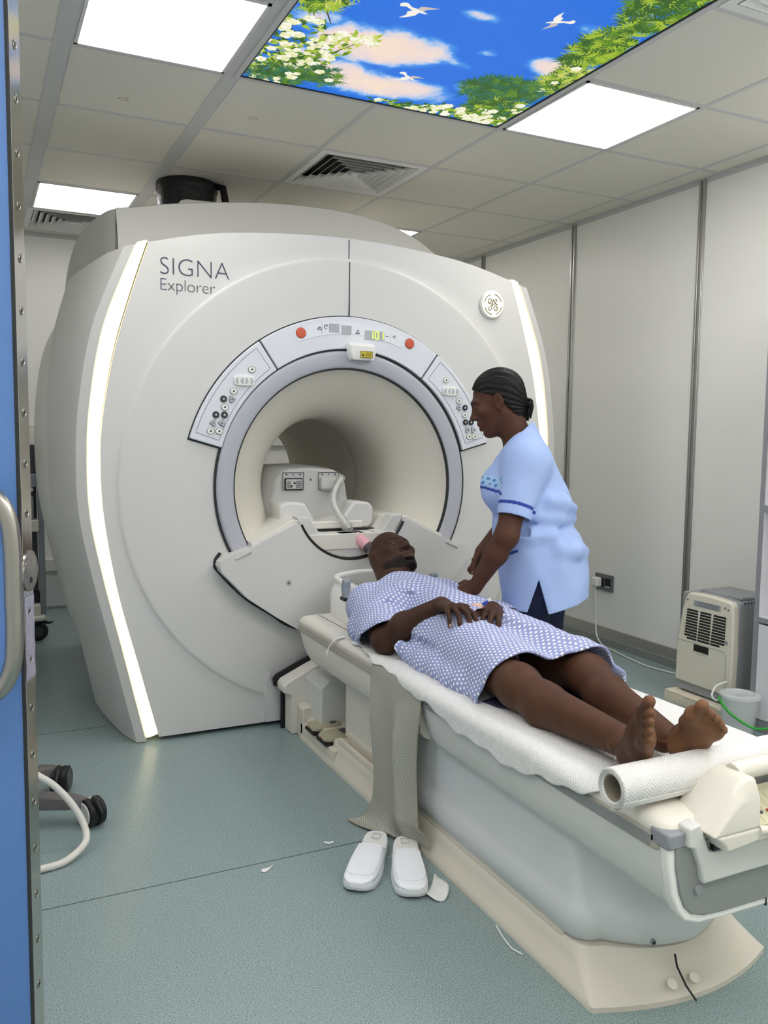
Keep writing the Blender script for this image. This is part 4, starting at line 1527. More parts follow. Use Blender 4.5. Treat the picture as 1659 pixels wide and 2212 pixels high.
def build_sheet():
    nu, nv = 150, 330
    v = np.linspace(0, 1, nv)
    y = .125 - v * 1.545
    # left overhang follows the photo: little at the head end, more in the middle
    lo = smooth1(v, [(0, -.055), (.06, .0), (.25, .030), (.4, .055), (.55, .080), (.66, .092), (.8, .078), (.93, .03), (1, -.02)]) + .006 * np.sin(v * 37) + .004 * np.sin(v * 91 + 1)
    ro = smooth1(v, [(0, .03), (.3, .035), (.6, .05), (.75, .03), (.9, .045), (1, .02)]) + .006 * np.sin(v * 41 + 2)
    P = np.zeros((nv, nu, 3))
    UV = np.zeros((nv, nu, 2))
    s = np.linspace(0, 1, nu)
    for i in range(nv):
        w = np.linspace(-.262 - lo[i], .262 + ro[i], nu)     # arc-length coordinate across
        a = np.abs(w)
        over = np.clip(a - .255, 0, None)
        fall = .5 - .5 * np.cos(np.clip(over / .03, 0, 1) * PI)
        # round over the deck's edge, then hang
        x = np.where(over > 0, .255 + .034 * np.sin(np.clip(over / .036, 0, 1.45)), a)
        dz = np.where(over > 0, -.034 * (1 - np.cos(np.clip(over / .036, 0, 1.45))) - np.clip(over - .052, 0, None), 0)
        P[i, :, 0] = XT + np.sign(w) * x
        P[i, :, 1] = y[i]
        P[i, :, 2] = SHEET_Z + dz
        UV[i, :, 0] = w
        UV[i, :, 1] = y[i]
    wr = vnoise(P[..., 0] * 1.0, P[..., 1] * .6, 3, 34)
    rid = np.abs(vnoise(P[..., 0], P[..., 1], 9, 16))
    edge = np.clip((np.abs(P[..., 0] - XT) - .05) / .2, 0, 1)
    amp = (.0006 + .0028 * edge ** 2)
    P[..., 2] += np.clip(amp * (wr * .5 + .5) + .0035 * edge * np.clip(.25 - rid, 0, 1), 0, .009)
    P[..., 0] += np.sign(P[..., 0] - XT) * .003 * np.clip((np.abs(P[..., 0] - XT) - .27) / .02, 0, 1) * (1 + wr)
    mb = MB().grid(P)
    o = mb.build('paper_sheet', m_paper, None, smooth=180)
    set_uv(o.data, UV.reshape(-1, 2))
    md = o.modifiers.new('thick', 'SOLIDIFY')
    md.thickness = .0009
    md.offset = 1
    tag(o, 'white embossed paper sheet laid along the patient table, hanging over its left edge', 'paper sheet')
    # torn tail hanging at the head end
    tl = MB()
    c = cspline([(.873, .118, .527), (.846, .135, .512), (.832, .148, .49), (.822, .152, .468), (.818, .150, .452)], 24)
    wd = np.interp(np.linspace(0, 1, len(c)), [0, .25, .6, .85, 1], [.018, .006, .004, .009, .012])
    d = np.array([.25, .97, .1])
    tl.grid([c - d * wd[:, None], c + [-.001, 0, .002], c + d * wd[:, None]])
    to = tl.build('torn_strip', m_paper, o, smooth=180)
    md = to.modifiers.new('thick', 'SOLIDIFY')
    md.thickness = .0008
    return o


build_sheet()


def build_roll():
    x0, x1, y, r, z = .792, 1.38, -1.411, .0395, .5245 + .0425
    t = empty('paper_roll', (1.08, y, .53), 'thick roll of white embossed paper across the foot end of the table', 'paper roll')
    n = 96
    a = np.linspace(0, 2 * PI, n, endpoint=False)
    prof = [(x0 + .004, .0265), (x0 + .001, .0285), (x0, .034), (x0 + .001, .0382), (x0 + .003, r), (x1 - .003, r), (x1, .038), (x1, .0265)]
    mb = MB()
    rings = [np.c_[np.full(n, px), y + pr_ * np.cos(a) * (1 + .015 * np.sin(3 * a)), z + pr_ * np.sin(a) * (1 - .03 * np.cos(2 * a))] for px, pr_ in prof]
    mb.loft(rings, True, False)
    o = mb.build('roll_body', m_paper, t, smooth=50)
    uv = np.concatenate([np.c_[np.full(n, px), (a - 2 * PI * (a > 1.5 * PI)) * .04] for px, _ in prof])
    set_uv(o.data, uv)
    card = mat('cardboard_tube', '#8f897a', .8)
    ck = MB()
    rings = [np.c_[np.full(n, px), y + pr_ * np.cos(a), z + pr_ * np.sin(a)] for px, pr_ in ((x0 + .0035, .0275), (x0 + .0035, .0245), (x1 - .01, .0245), (x1 - .01, .0275))]
    ck.loft(rings, True, False)
    ck.build('core_tube', card, t, smooth=50)
    # outermost layer's loose edge
    sp = MB()
    q = [(x0 - .0004, y + rr_ * math.cos(b), z + rr_ * math.sin(b)) for b, rr_ in zip(np.linspace(0, 14 * PI, 300), np.linspace(.029, .0385, 300))]
    sp.tube(q, .0005, 4)
    sp.build('paper_layers', mat('paper_edge', '#cfcfcb', .8), t)
    fl = MB()
    xx = np.linspace(x0, x1, 30)
    rows = []
    for b, rr_ in zip(np.linspace(R(205), R(272), 14), np.linspace(.041, .043, 14)):
        rows.append(np.c_[xx, np.full(30, y + rr_ * math.cos(b)), np.full(30, z + rr_ * math.sin(b))])
    o2 = fl.grid(rows).build('loose_edge', m_paper, t, smooth=180)
    set_uv(o2.data, np.concatenate([np.c_[xx, np.full(30, b)] for b in np.linspace(R(205), R(272), 14) * .04]))
    md = o2.modifiers.new('thick', 'SOLIDIFY')
    md.thickness = .0008
    return t


build_roll()


# ------------------------------------------------------------------ mesh strap hanging over the table's side
def mesh_mat():
    m = mat('mesh_fabric', '#a9a89c', .6)
    nt, N, L, b = nodes(m)
    tc = N.new('ShaderNodeTexCoord')
    vo = N.new('ShaderNodeMapping')
    vo.inputs['Scale'].default_value = (1 / .0062, 1 / .0062, 1)
    vo.inputs['Rotation'].default_value = (0, 0, R(45))
    L.new(tc.outputs['UV'], vo.inputs['Vector'])
    v = N.new('ShaderNodeTexVoronoi')
    v.inputs['Scale'].default_value = 1
    v.inputs['Randomness'].default_value = .05
    v.voronoi_dimensions = '2D'
    L.new(vo.outputs['Vector'], v.inputs['Vector'])
    r = N.new('ShaderNodeValToRGB')
    r.color_ramp.elements[0].position = .22
    r.color_ramp.elements[0].color = (*hexc('#6f7472'), 1)
    r.color_ramp.elements[1].position = .42
    r.color_ramp.elements[1].color = (*hexc('#b9b7aa'), 1)
    L.new(v.outputs['Distance'], r.inputs['Fac'])
    L.new(r.outputs['Color'], b.inputs['Base Color'])
    bp = N.new('ShaderNodeBump')
    bp.inputs['Strength'].default_value = .4
    bp.inputs['Distance'].default_value = .001
    L.new(v.outputs['Distance'], bp.inputs['Height'])
    L.new(bp.outputs['Normal'], b.inputs['Normal'])
    return m


def build_strap():
    t = empty('mesh_strap', (.84, -.36, 0), 'long grey mesh strap hanging down the table side, its end curling onto the floor', 'strap')
    # centre-line profile (x,z) from under the paper down to the floor, widths along y
    prof = cspline([(.862, .5215), (.850, .512), (.843, .500), (.839, .475), (.833, .40), (.832, .30), (.832, .2), (.830, .12), (.826, .06), (.812, .022), (.79, .009), (.766, .006)], 90)
    n = len(prof)
    s = np.r_[0, np.cumsum(np.linalg.norm(np.diff(prof, axis=0), axis=1))]
    u = s / s[-1]
    yl = smooth1(u, [(0, -.19), (.15, -.20), (.3, -.235), (.5, -.262), (.7, -.275), (.85, -.262), (1, -.225)])
    yr = smooth1(u, [(0, -.53), (.15, -.535), (.3, -.525), (.5, -.52), (.7, -.535), (.85, -.555), (.93, -.56), (1, -.50)])
    m_ = 60
    P = np.zeros((n, m_, 3))
    UV = np.zeros((n, m_, 2))
    w = np.linspace(0, 1, m_)
    for i in range(n):
        yy = yl[i] + (yr[i] - yl[i]) * w
        hang = np.clip((u[i] - .15) / .2, 0, 1) * np.clip((1.0 - u[i]) / .15, 0, 1)
        fold = .010 * np.sin(w * 9 + 1.2 + u[i] * 1.5) + .012 * np.exp(-((w - .62 - .1 * u[i]) / .08) ** 2)
        # near corner stays against the plinth, far corner reaches out over the floor
        lean = np.clip((u[i] - .78) / .22, 0, 1)
        P[i, :, 0] = prof[i, 0] - hang * (fold + .008) - lean * .02 * (1 - w) + lean * .11 * w ** 1.5
        P[i, :, 1] = yy
        P[i, :, 2] = prof[i, 1] + lean * .035 * w ** 2
        UV[i, :, 0] = yy
        UV[i, :, 1] = s[i]
    P[..., 0] = np.where(P[..., 2] < .092, np.minimum(P[..., 0], .858), P[..., 0])
    o = MB().grid(P).build('strap_cloth', mesh_mat(), t, smooth=180)
    set_uv(o.data, UV.reshape(-1, 2))
    md = o.modifiers.new('thick', 'SOLIDIFY')
    md.thickness = .002
    hem = mat('strap_hem', '#a09c8b', .8)
    MB().tube(np.vstack([P[12:, 0], P[-1, 1:], P[12:-1, -1][::-1]]), .003, 6).build('hem', hem, t)
    return t


build_strap()
# ------------------------------------------------------------------ shielded door leaf in the left foreground
def build_door():
    t = empty('shielded_door', (-.253, -1.20, 0), 'blue door leaf with polished steel edge and long pull handle, left foreground', 'door')
    P0 = np.array([-.2528, -1.2001])
    tn = np.array([.37, .93])          # along the edge strip, away from the viewer
    l = np.array([-.93, .37])          # along the leaf, to its hinges
    nA = -tn
    nB = -l
    blue = mat('door_blue', '#5e86c4', .45, var=(1.5, .04))
    steel = mat('polished_steel', '#c4c2ba', .13, metal=1, bump=(30, .10, 2, .002))
    brushed = mat('brushed_steel', '#a5a29b', .28, metal=1)

    def pt(u, v, z, o=0.):
        p = P0 + l * u + tn * v + nB * o
        return (p[0], p[1], z)

    def bx(mb, u0, u1, v0, v1, z0, z1):
        vv = [pt(u, v, z) for z in (z0, z1) for u, v in ((u0, v0), (u1, v0), (u1, v1), (u0, v1))]
        return mb.add(vv, [(0, 3, 2, 1), (4, 5, 6, 7), (0, 1, 5, 4), (1, 2, 6, 5), (2, 3, 7, 6), (3, 0, 4, 7)])
    bx(MB(), .004, 1.12, 0, .045, .012, 2.12).build('leaf', blue, t, bevel=.002)
    bx(MB(), .0015, .006, -.0015, .004, .012, 2.12).build('seal', m_gap, t)
    st = bx(MB(), .000, .004, .0015, .0465, .012, 2.12).build('edge_strip', steel, t)
    z = .07
    while z < 2.1:
        c = pt(0, .024, z, .0002)
        s_ = MB().lathe([(.0072, 0), (.0072, .0006), (.0058, .0012), (.005, .0004)], c, (nB[0], nB[1], 0), 20).build('strip_screw', brushed, st, smooth=40)
        MB().disc(pt(0, .024, z, .0004), .0030, (nB[0], nB[1], 0), .0007, 6).build('screw_socket', m_black, s_)
        z += .0808
    # handle
    pa = []
    for u, o, zz in ((.15, 0, 1.16), (.14, .03, 1.165), (.10, .047, 1.17), (.05, .05, 1.168), (.02, .05, 1.150), (.003, .05, 1.118), (-.002, .05, 1.07), (-.002, .05, 1.0), (-.002, .05, .93), (.003, .05, .885), (.02, .05, .852), (.05, .05, .835), (.10, .047, .832), (.14, .03, .836), (.15, 0, .84)):
        p = P0 + l * u + nA * o
        pa.append((p[0], p[1], zz))
    MB().tube(cspline(pa, 120), .0135, 20).build('pull_handle', brushed, t, smooth=80)
    # lock cylinder and rounded plate on the edge
    c = pt(0, .016, 1.03)
    ax = (nB[0], nB[1], 0)
    lp = MB().lathe([(.034, -.004), (.034, .002), (.031, .0035)], pt(0, .030, 1.025), ax, 40).build('lock_plate', brushed, t, smooth=40)
    lc = MB().lathe([(.026, 0), (.026, .002), (.023, .0035), (.012, .0037), (.011, .0045)], pt(0, .018, 1.02, .002), ax, 32).build('lock_cylinder', brushed, t, smooth=40)
    ks = pt(0, .018, 1.012, .0063)
    MB().disc(ks, .005, ax, .001, 14).build('keyhole', m_black, lc)
    # film still stuck on the steel
    fm = mat('plastic_film', '#b4b2c8', .15, alpha=.45, bump=(90, .6, 3, .003))
    fl = MB()
    rows = []
    for zz in np.linspace(.845, .985, 24):
        rows.append([pt(0, v, zz, .0010 + .0004 * math.sin(zz * 160 + v * 60)) for v in np.linspace(.003, .045, 8)])
    fl.grid(rows)
    fo = fl.build('film_strip', fm, t, smooth=180)
    md = fo.modifiers.new('thick', 'SOLIDIFY')
    md.thickness = .0004
    return t


build_door()

# ------------------------------------------------------------------ equipment cart behind the scanner's left side
def build_cart():
    t = empty('equipment_cart', (-.06, 2.78, 0), 'tall dark equipment cart on a black caster, glimpsed between the door and the scanner', 'cart')
    tray = mat('cart_cream', '#d9d6ca', .45)
    MB().box((-.42, 2.64, .135), (.035, 3.05, .165)).build('base_tray', tray, t, bevel=.012, seg=3)
    MB().box((-.40, 2.66, .16), (.012, 3.03, .23)).build('base_block', tray, t, bevel=.006)
    MB().box((.012, 2.70, .165), (.045, 2.76, 1.17)).build('upright', m_grey, t, bevel=.003)
    MB().box((-.40, 2.74, .23), (.012, 3.0, .30)).build('lower_box', m_black, t, bevel=.004)
    MB().box((-.40, 2.78, .30), (.010, 3.0, 1.17)).build('back_panel', mat('cart_dark', '#45474a', .5), t)
    MB().box((-.40, 2.66, .665), (.012, 3.0, .735)).build('shelf', tray, t, bevel=.006)
    MB().box((-.40, 2.70, .74), (-.012, 2.80, .87)).build('drawer_box', m_grey, t, bevel=.004)
    MB().box((-.40, 2.70, .90), (-.01, 2.76, .925)).build('rail', m_white, t, bevel=.006)
    MB().lathe([(.03, 0), (.034, .02), (.032, .07), (.0, .075)], (-.012, 2.69, .93), (0, 0, 1), 20).build('jar', m_grey, t, smooth=50)
    for x, y in ((.0, 2.74), (-.36, 2.74), (-.36, 2.98)):
        w_ = MB().lathe([(.046, -.014), (.055, -.010), (.055, .010), (.046, .014)], (x, y, .055), (.2, 1, 0), 28).build('caster', m_black, t, smooth=30)
        MB().lathe([(.03, -.017), (.03, .017)], (x, y, .055), (.2, 1, 0), 20).build('caster_hub', mat('hub_dark', '#3b3c40', .4), w_)
        MB().box((x - .045, y - .022, .095), (x + .02, y + .022, .137)).build('caster_fork', m_black, w_, bevel=.006)
        MB().tube([(x + .02, y - .01, .118), (x + .06, y - .015, .105), (x + .08, y - .018, .112)], [.012, .008, .005], 8).build('brake_lever', m_black, w_)
    return t


build_cart()

# ------------------------------------------------------------------ rolling stand with casters, and the white cable on it
m_taupe = mat('taupe_plastic', '#5f5c5b', .5)


def build_stand():
    t = empty('rolling_stand', (-.48, .27, 0), 'dark taupe stand base with double-wheel casters, mostly hidden behind the blue door', 'rolling stand')
    MB().lathe([(.07, .075), (.07, .115), (.05, .13), (.025, .14), (.025, .60)], (-.48, .27, 0), (0, 0, 1), 28).build('post', m_taupe, t, smooth=40)
    for (ex, ey) in ((-.045, .10), (-.105, .405), (-.60, .60), (-.72, .02)):
        d = np.array([ex + .48, ey - .27])
        L_ = np.linalg.norm(d)
        d /= L_
        n_ = np.array([-d[1], d[0]])
        secs = []
        for s, hw, z0, z1 in ((.03, .034, .07, .128), (L_ * .5, .032, .066, .118), (L_ * .92, .030, .062, .104), (L_, .026, .064, .096), (L_ + .03, .016, .068, .086)):
            c = np.array([-.48, .27]) + d * s
            q = [(-hw, z0), (-hw * .8, z1 - .01), (-hw * .45, z1), (hw * .45, z1), (hw * .8, z1 - .01), (hw, z0)]
            secs.append([(c[0] + n_[0] * a, c[1] + n_[1] * a, z) for a, z in q])
        MB().loft(secs, True, True).build('leg', m_taupe, t, smooth=30, bevel=.003)
    hub = mat('caster_hub', '#c9c7c1', .4)
    for (x, y, a) in ((-.012, .085, 25), (-.078, .398, -20), (-.62, .62, 60), (-.75, .0, 120)):
        ax = np.array([math.cos(R(a)), math.sin(R(a)), 0])
        c = np.array([x, y, .045])
        w_ = MB()
        w_.lathe([(.036, -.030), (.045, -.026), (.045, -.006), (.04, -.004), (.04, .004), (.045, .006), (.045, .026), (.036, .030)], c, ax, 32)
        wo = w_.build('caster', m_black, t, smooth=30)
        MB().lathe([(.035, -.033), (.037, -.029)], c, ax, 28).build('caster_disc', hub, wo)
        MB().lathe([(.035, .033), (.037, .029)], c, ax, 28).build('caster_disc', mat('hub_dark', '#3b3c40', .4), wo)
        MB().lathe([(.0, .09), (.016, .088), (.018, .045), (.018, .04)], (x, y, 0), (0, 0, 1), 16).build('caster_stem', hub, wo)
        p = np.array([-ax[1], ax[0], 0])
        MB().tube([c + p * -.01 + [0, 0, .043], c - p * .035 + [0, 0, .04], c - p * .055 + [0, 0, .02], c - p * .062 + [0, 0, .012]], [.012, .011, .008, .006], 8).build('brake_lever', m_black, wo)
    return t


build_stand()
cb = MB().tube(cspline([(-.34, .05, .33), (-.25, .02, .275), (-.175, .0, .224), (-.125, -.01, .183), (-.075, -.03, .118), (-.048, -.06, .058), (-.056, -.10, .030), (-.116, -.150, .012), (-.19, -.168, .012), (-.30, -.18, .011), (-.42, -.16, .011)], 120), .0105, 14)
tag(cb.build('stand_cable', mat('cable_white', '#dcd9d0', .5, bump=(50, .4, 3, .003)), None, smooth=80), 'thick white cable looping in front of the stand\'s casters onto the floor', 'cable')


# ------------------------------------------------------------------ slippers and scraps of paper
def build_slipper(label):
    """built along +y, toe at y=0 pointing to -y, heel at +.29"""
    t = empty('slipper', (0, 0, 0), label, 'slipper', 'white slip-on slippers')
    L_ = .285
    out = [(0, .034), (.012, .041), (.04, .047), (.09, .0495), (.14, .045), (.18, .040), (.23, .038), (.26, .034), (.278, .024), (.285, .008)]

    def hw(y):
        return smooth1(y, [(-.012, .0)] + out)

    def footprint(s, z, curve=1):
        ys = np.r_[0.5 - .5 * np.cos(np.linspace(0, PI, 30))]
        yy = ys * L_
        w_ = np.array([hw(v) for v in yy]) * s
        # blunt toe
        w_ = np.where(yy < .055, .0475 * s * np.clip(1 - ((.055 - yy) / .057) ** 2.6, .0, 1) ** .5 * .98, w_)
        w_[-1] = .001
        lft = np.c_[-w_ * 1.0, yy - .0, np.full(30, z)]
        rgt = np.c_[w_[::-1], yy[::-1], np.full(30, z)]
        P = np.vstack([lft, rgt])
        P[:, 0] += .006 * np.sin(P[:, 1] / L_ * PI)
        P[:, 1] = L_ / 2 + (P[:, 1] - L_ / 2) * s
        if curve:
            P[:, 2] += .010 * np.clip((.05 - P[:, 1]) / .05, 0, 1) ** 2 + .012 * np.clip((P[:, 1] - .16) / .12, 0, 1)
        return P
    wh = mat('slipper_white', '#eef0f4', .4, bump=(200, .08))
    wo = mat('slipper_sole', '#e9ebee', .5)
    MB().loft([footprint(.97, .0), footprint(1.0, .003), footprint(1.01, .012), footprint(1.0, .022), footprint(.97, .026)], True, True).build('sole', wo, t, smooth=40)
    bk = MB().loft([footprint(.92, .0255), footprint(.90, .0275)], True, True).build('insole', mat('slipper_lining', '#e6e6e2', .7), t)
    # printed square on the insole's heel
    MB().tube([(-.008, .235, .0385), (.016, .235, .0385), (.016, .258, .0405), (-.008, .258, .0405)], .0008, 6, close=True).build('insole_mark', m_grey, bk)
    # upper: cross sections from toe to throat
    ys = np.linspace(.004, .160, 26)
    rows, rowi = [], []
    for y in ys:
        w_ = hw(y) * .965
        if y < .055:
            w_ = .0475 * .965 * math.sqrt(max(0.02, 1 - ((.055 - y) / .057) ** 2.6))
        h = smooth1(y, [(0, .028), (.012, .036), (.04, .043), (.09, .052), (.14, .059), (.175, .060)])
        base = .024 + .010 * max(0, (.05 - y) / .05) ** 2
        a = np.linspace(0, PI, 27)
        sx = -np.sign(np.cos(a)) * np.abs(np.cos(a)) ** .62
        sz = np.abs(np.sin(a)) ** .55
        xs = w_ * sx + .006 * math.sin(y / L_ * PI)
        rows.append(np.c_[xs, np.full(27, y + 0) + .012 * sz * (y > .16) * 0, base + (h - base) * sz])
    P = np.array(rows)
    # throat line swept back at the sides
    k = np.clip((P[:, :, 1] - .11) / .05, 0, 1)
    sidew = np.abs(np.linspace(-1, 1, 27))[None, :]
    P[:, :, 1] += k * (.022 * sidew ** 3)
    o = MB().grid(P).build('upper', wh, t, smooth=180)
    md = o.modifiers.new('thick', 'SOLIDIFY')
    md.thickness = .003
    md.offset = -1
    # moccasin seam, a raised U round the vamp
    c = []
    for j in np.linspace(0, 1, 60):
        if j < .4:
            i, col = 25 - int(j / .4 * 19), 6
        elif j > .6:
            i, col = 6 + int((j - .6) / .4 * 19), 20
        else:
            i, col = 6 - int(3 * math.sin((j - .4) / .2 * PI)), 6 + (j - .4) / .2 * 14
        c0 = int(col)
        f = col - c0
        c.append(P[i, c0] * (1 - f) + P[i, min(c0 + 1, 26)] * f + [0, 0, .001])
    c = np.array(c)
    for _ in range(3):
        c[1:-1] = .25 * c[:-2] + .5 * c[1:-1] + .25 * c[2:]
    MB().tube(c, .0028, 8).build('vamp_seam', wh, o, smooth=80)
    MB().tube(P[-1], .0022, 8).build('collar_edge', wh, o, smooth=80)
    return t


sl = build_slipper('white slip-on slipper turned outwards, left one of the pair by the table')
sl.location = (.588, -.640, 0)
sl.rotation_euler = (0, 0, -math.atan2(.60, .80))
sl.scale = (1.0, 1.08, 1.0)
sr = copy_tree(sl)
sr['label'] = 'white slip-on slipper pointing at the viewer, right one beside the mesh strap'
sr.location = (.718, -.735, 0)
sr.rotation_euler = (0, 0, -math.atan2(.39, .92))
sr.scale = (-1.0, 1.06, 1.0)


def scrap(label, pts, lift, name='paper_scrap'):
    pts = np.array(pts, float)
    c = pts.mean(0)
    v = [(*c, .001 + lift * .4)]
    for i, p in enumerate(pts):
        v.append((*p, .0012 + (lift if i % 3 == 0 else 0.0)))
    n = len(pts)
    o = MB().add(v, [(0, 1 + i, 1 + (i + 1) % n) for i in range(n)]).build(name, m_paper, None, smooth=180)
    md = o.modifiers.new('sub', 'SUBSURF')
    md.levels = md.render_levels = 2
    md = o.modifiers.new('thick', 'SOLIDIFY')
    md.thickness = .0006
    tag(o, label, 'paper scrap', 'torn paper scraps on the floor')
    return o


scrap('small torn paper scrap lying alone in the middle of the floor', [(.385, -.425), (.40, -.430), (.418, -.415), (.436, -.400), (.430, -.398), (.412, -.408), (.395, -.410)], .004)
scrap('small torn paper scrap lying beside the floor seam', [(.612, -.335), (.626, -.347), (.646, -.345), (.65, -.340), (.632, -.336), (.622, -.322)], .004)
scrap('larger crumpled paper scrap beside the right slipper', [(.750, -.742), (.772, -.775), (.800, -.775), (.832, -.735), (.845, -.685), (.836, -.650), (.828, -.655), (.80, -.69), (.765, -.72)], .018)
fib = MB().tube([(.855, -.93, .003), (.84, -.99, .003), (.835, -1.03, .003), (.845, -1.06, .003)], .002, 6)
tag(fib.build('thread', m_white, None), 'thin white thread lying along the edge of the table base', 'thread')


# ------------------------------------------------------------------ dehumidifier on its foam slab
def build_dehumidifier():
    x0, x1, y0, y1 = 2.70, 2.99, -.01, .325
    fo = MB()
    n = 9
    def ring(z, e):
        P = []
        r_ = np.random.default_rng(int(z * 1000))
        for a, b in (((2.655, -.035), (3.02, -.035)), ((3.02, -.035), (3.02, .345)), ((3.02, .345), (2.655, .345)), ((2.655, .345), (2.655, -.035))):
            for s in np.linspace(0, 1, n, endpoint=False):
                P.append((a[0] + (b[0] - a[0]) * s + r_.uniform(-e, e), a[1] + (b[1] - a[1]) * s + r_.uniform(-e, e), z + r_.uniform(-e, e) * .4 * (z > .01)))
        return P
    fo.loft([ring(0, .002), ring(.012, .004), ring(.03, .005), ring(.045, .004), ring(.05, .003)], True, True)
    tag(fo.build('foam_slab', mat('foam_cream', '#d8d1bd', .9, bump=(120, .7, 4, .006), var=(30, .1)), None, smooth=30), 'worn cream foam slab under the dehumidifier', 'foam slab')
    t = empty('dehumidifier', (2.85, .15, .055), 'cream and grey dehumidifier with a slotted grille, standing on a foam slab', 'dehumidifier')
    gr = mat('dehumidifier_grey', '#9a9da0', .45)
    cr = mat('dehumidifier_cream', '#dbd7c8', .35)
    def topz(y):
        u = (y - (y0 + y1) / 2) / ((y1 - y0) / 2)
        return .528 + .012 * (1 - u * u)
    ys = np.linspace(y0, y1, 16)
    body = [(y, .058) for y in ys] + [(y, topz(y) - .003) for y in ys[::-1]]
    MB().prism(body, 0, x0 + .03, x1).build('body', gr, t, smooth=30, bevel=.006)
    ft = []
    for z, ins in ((.105, .012), (.30, .003), (.45, .012), (.50, .02)):
        ft.append((y0 + ins * .3, z))
    yl = [(y1 - .0, .10), (y1 - .004, .30), (y1 - .03, .45), (y1 - .05, .51)]
    frontp = [(y0 + .002, .10), (y0, .30), (y0 + .003, .45), (y0 + .008, .515)] + [(y, topz(y) - .004) for y in np.linspace(y0 + .02, y1 - .07, 10)] + [(y1 - .058, .523)] + yl[::-1]
    fp = MB().prism(frontp, 0, x0, x0 + .045).build('front_panel', cr, t, smooth=30, bevel=.008, seg=3)
    MB().box((x0 + .012, y0 + .01, .058), (x0 + .06, y1 - .01, .10)).build('plinth', gr, t, bevel=.004)
    def yof(u, z):    # u from the left of the face (as seen) to the right
        return y1 - .055 - u * (y1 - y0 - .09)
    slots = MB()
    m_ = 0
    for r_ in range(11):
        z = .452 - r_ * .0135
        sh = (.452 - z) * .10
        for cidx in range(3):
            if r_ == 10:
                a0, a1 = ((.10, .30), (.36, .62), (.68, .86))[cidx]
            else:
                a0, a1 = ((.03, .30), (.36, .62), (.68, .97))[cidx]
            ya, yb = yof(a0, z) + sh, yof(a1, z) + sh * .3
            sb = MB().box((x0 - .0012, yb, z - .0046), (x0 + .004, ya, z + .0046))
            sb.build('grille_slot', m_black, fp)
    MB().box((x0 - .001, .065, .475), (x0 + .003, .225, .503)).build('rating_plate', mat('plate_grey', '#a6abb0', .35), fp)
    for i in range(5):
        MB().box((x0 - .0016, .075, .479 + i * .005), (x0 - .0008, .215 - .02 * (i % 2), .4805 + i * .005)).build('plate_print', m_ink, fp)
    for y, z in ((.262, .498), (.04, .498), (.022, .492)):
        MB().disc((x0 - .001, y, z), .004, (-1, 0, 0), .002, 10).build('panel_screw', m_ink, fp)
    MB().box((x0 - .001, .018, .335), (x0 + .003, .036, .350)).build('sticker', m_grey, fp)
    ln = MB().tube([(x0 - .0002, .318, .300), (x0 - .0002, .04, .298), (x0 - .0002, .025, .285), (x0 - .0002, .022, .11)], .0013, 6)
    ln.build('tank_seam', m_grey, fp)
    MB().box((x0 - .0015, .125, .262), (x0 + .004, .215, .296)).build('tank_grip', m_black, fp, bevel=.002)
    MB().box((x0 - .003, .130, .258), (x0 + .003, .210, .263)).build('grip_lip', cr, fp)
    tg = MB()
    for i in range(11):
        x = x0 + .07 + i * .018
        MB().box((x, y0 + .02, .533), (x + .009, y1 - .07, .545)).build('top_louvre', gr, t, bevel=.003)
    MB().box((x0 + .05, y0 - .002, .505), (x1 - .005, y0 + .01, .516)).build('side_ledge', gr, t)
    for i in range(9):
        x = x0 + .06 + i * .02
        MB().box((x, y0 - .001, .518), (x + .010, y0 + .004, .528)).build('side_louvre', m_ink, t)
    # power lead and wall socket
    so = empty('wall_socket', (XR, 1.36, .37), 'dark grey double wall socket on the right wall', 'wall socket')
    MB().box((XR - .010, 1.280, .322), (XR, 1.441, .424)).build('face_plate', mat('socket_grey', '#6f7173', .35), so, bevel=.003)
    MB().box((XR - .0115, 1.298, .345), (XR - .009, 1.352, .402)).build('socket_well', m_black, so, bevel=.002)
    MB().box((XR - .0115, 1.36, .345), (XR - .009, 1.425, .402)).build('socket_well', m_black, so, bevel=.002)
    MB().box((XR - .0125, 1.302, .347), (XR - .0112, 1.345, .353)).build('socket_light', m_white, so)
    pw = empty('power_cord', (3.1, 1.0, 0), 'white plug and power cord running from the wall socket down to the dehumidifier', 'power cord')
    MB().box((XR - .055, 1.372, .345), (XR - .0116, 1.424, .402)).build('plug', m_white, pw, bevel=.010, seg=3)
    pts = cspline([(XR - .038, 1.40, .35), (XR - .040, 1.397, .30), (3.098, 1.385, .20), (3.088, 1.37, .11), (3.07, 1.33, .045), (3.05, 1.25, .012), (3.04, 1.157, .006), (3.003, .962, .006), (2.984, .802, .006), (3.01, .66, .006), (3.035, .52, .006), (3.045, .42, .05), (3.0, .32, .09), (2.985, .28, .12)], 140)
    MB().tube(pts, .0042, 8).build('cord', m_white, pw, smooth=80)
    return t


build_dehumidifier()


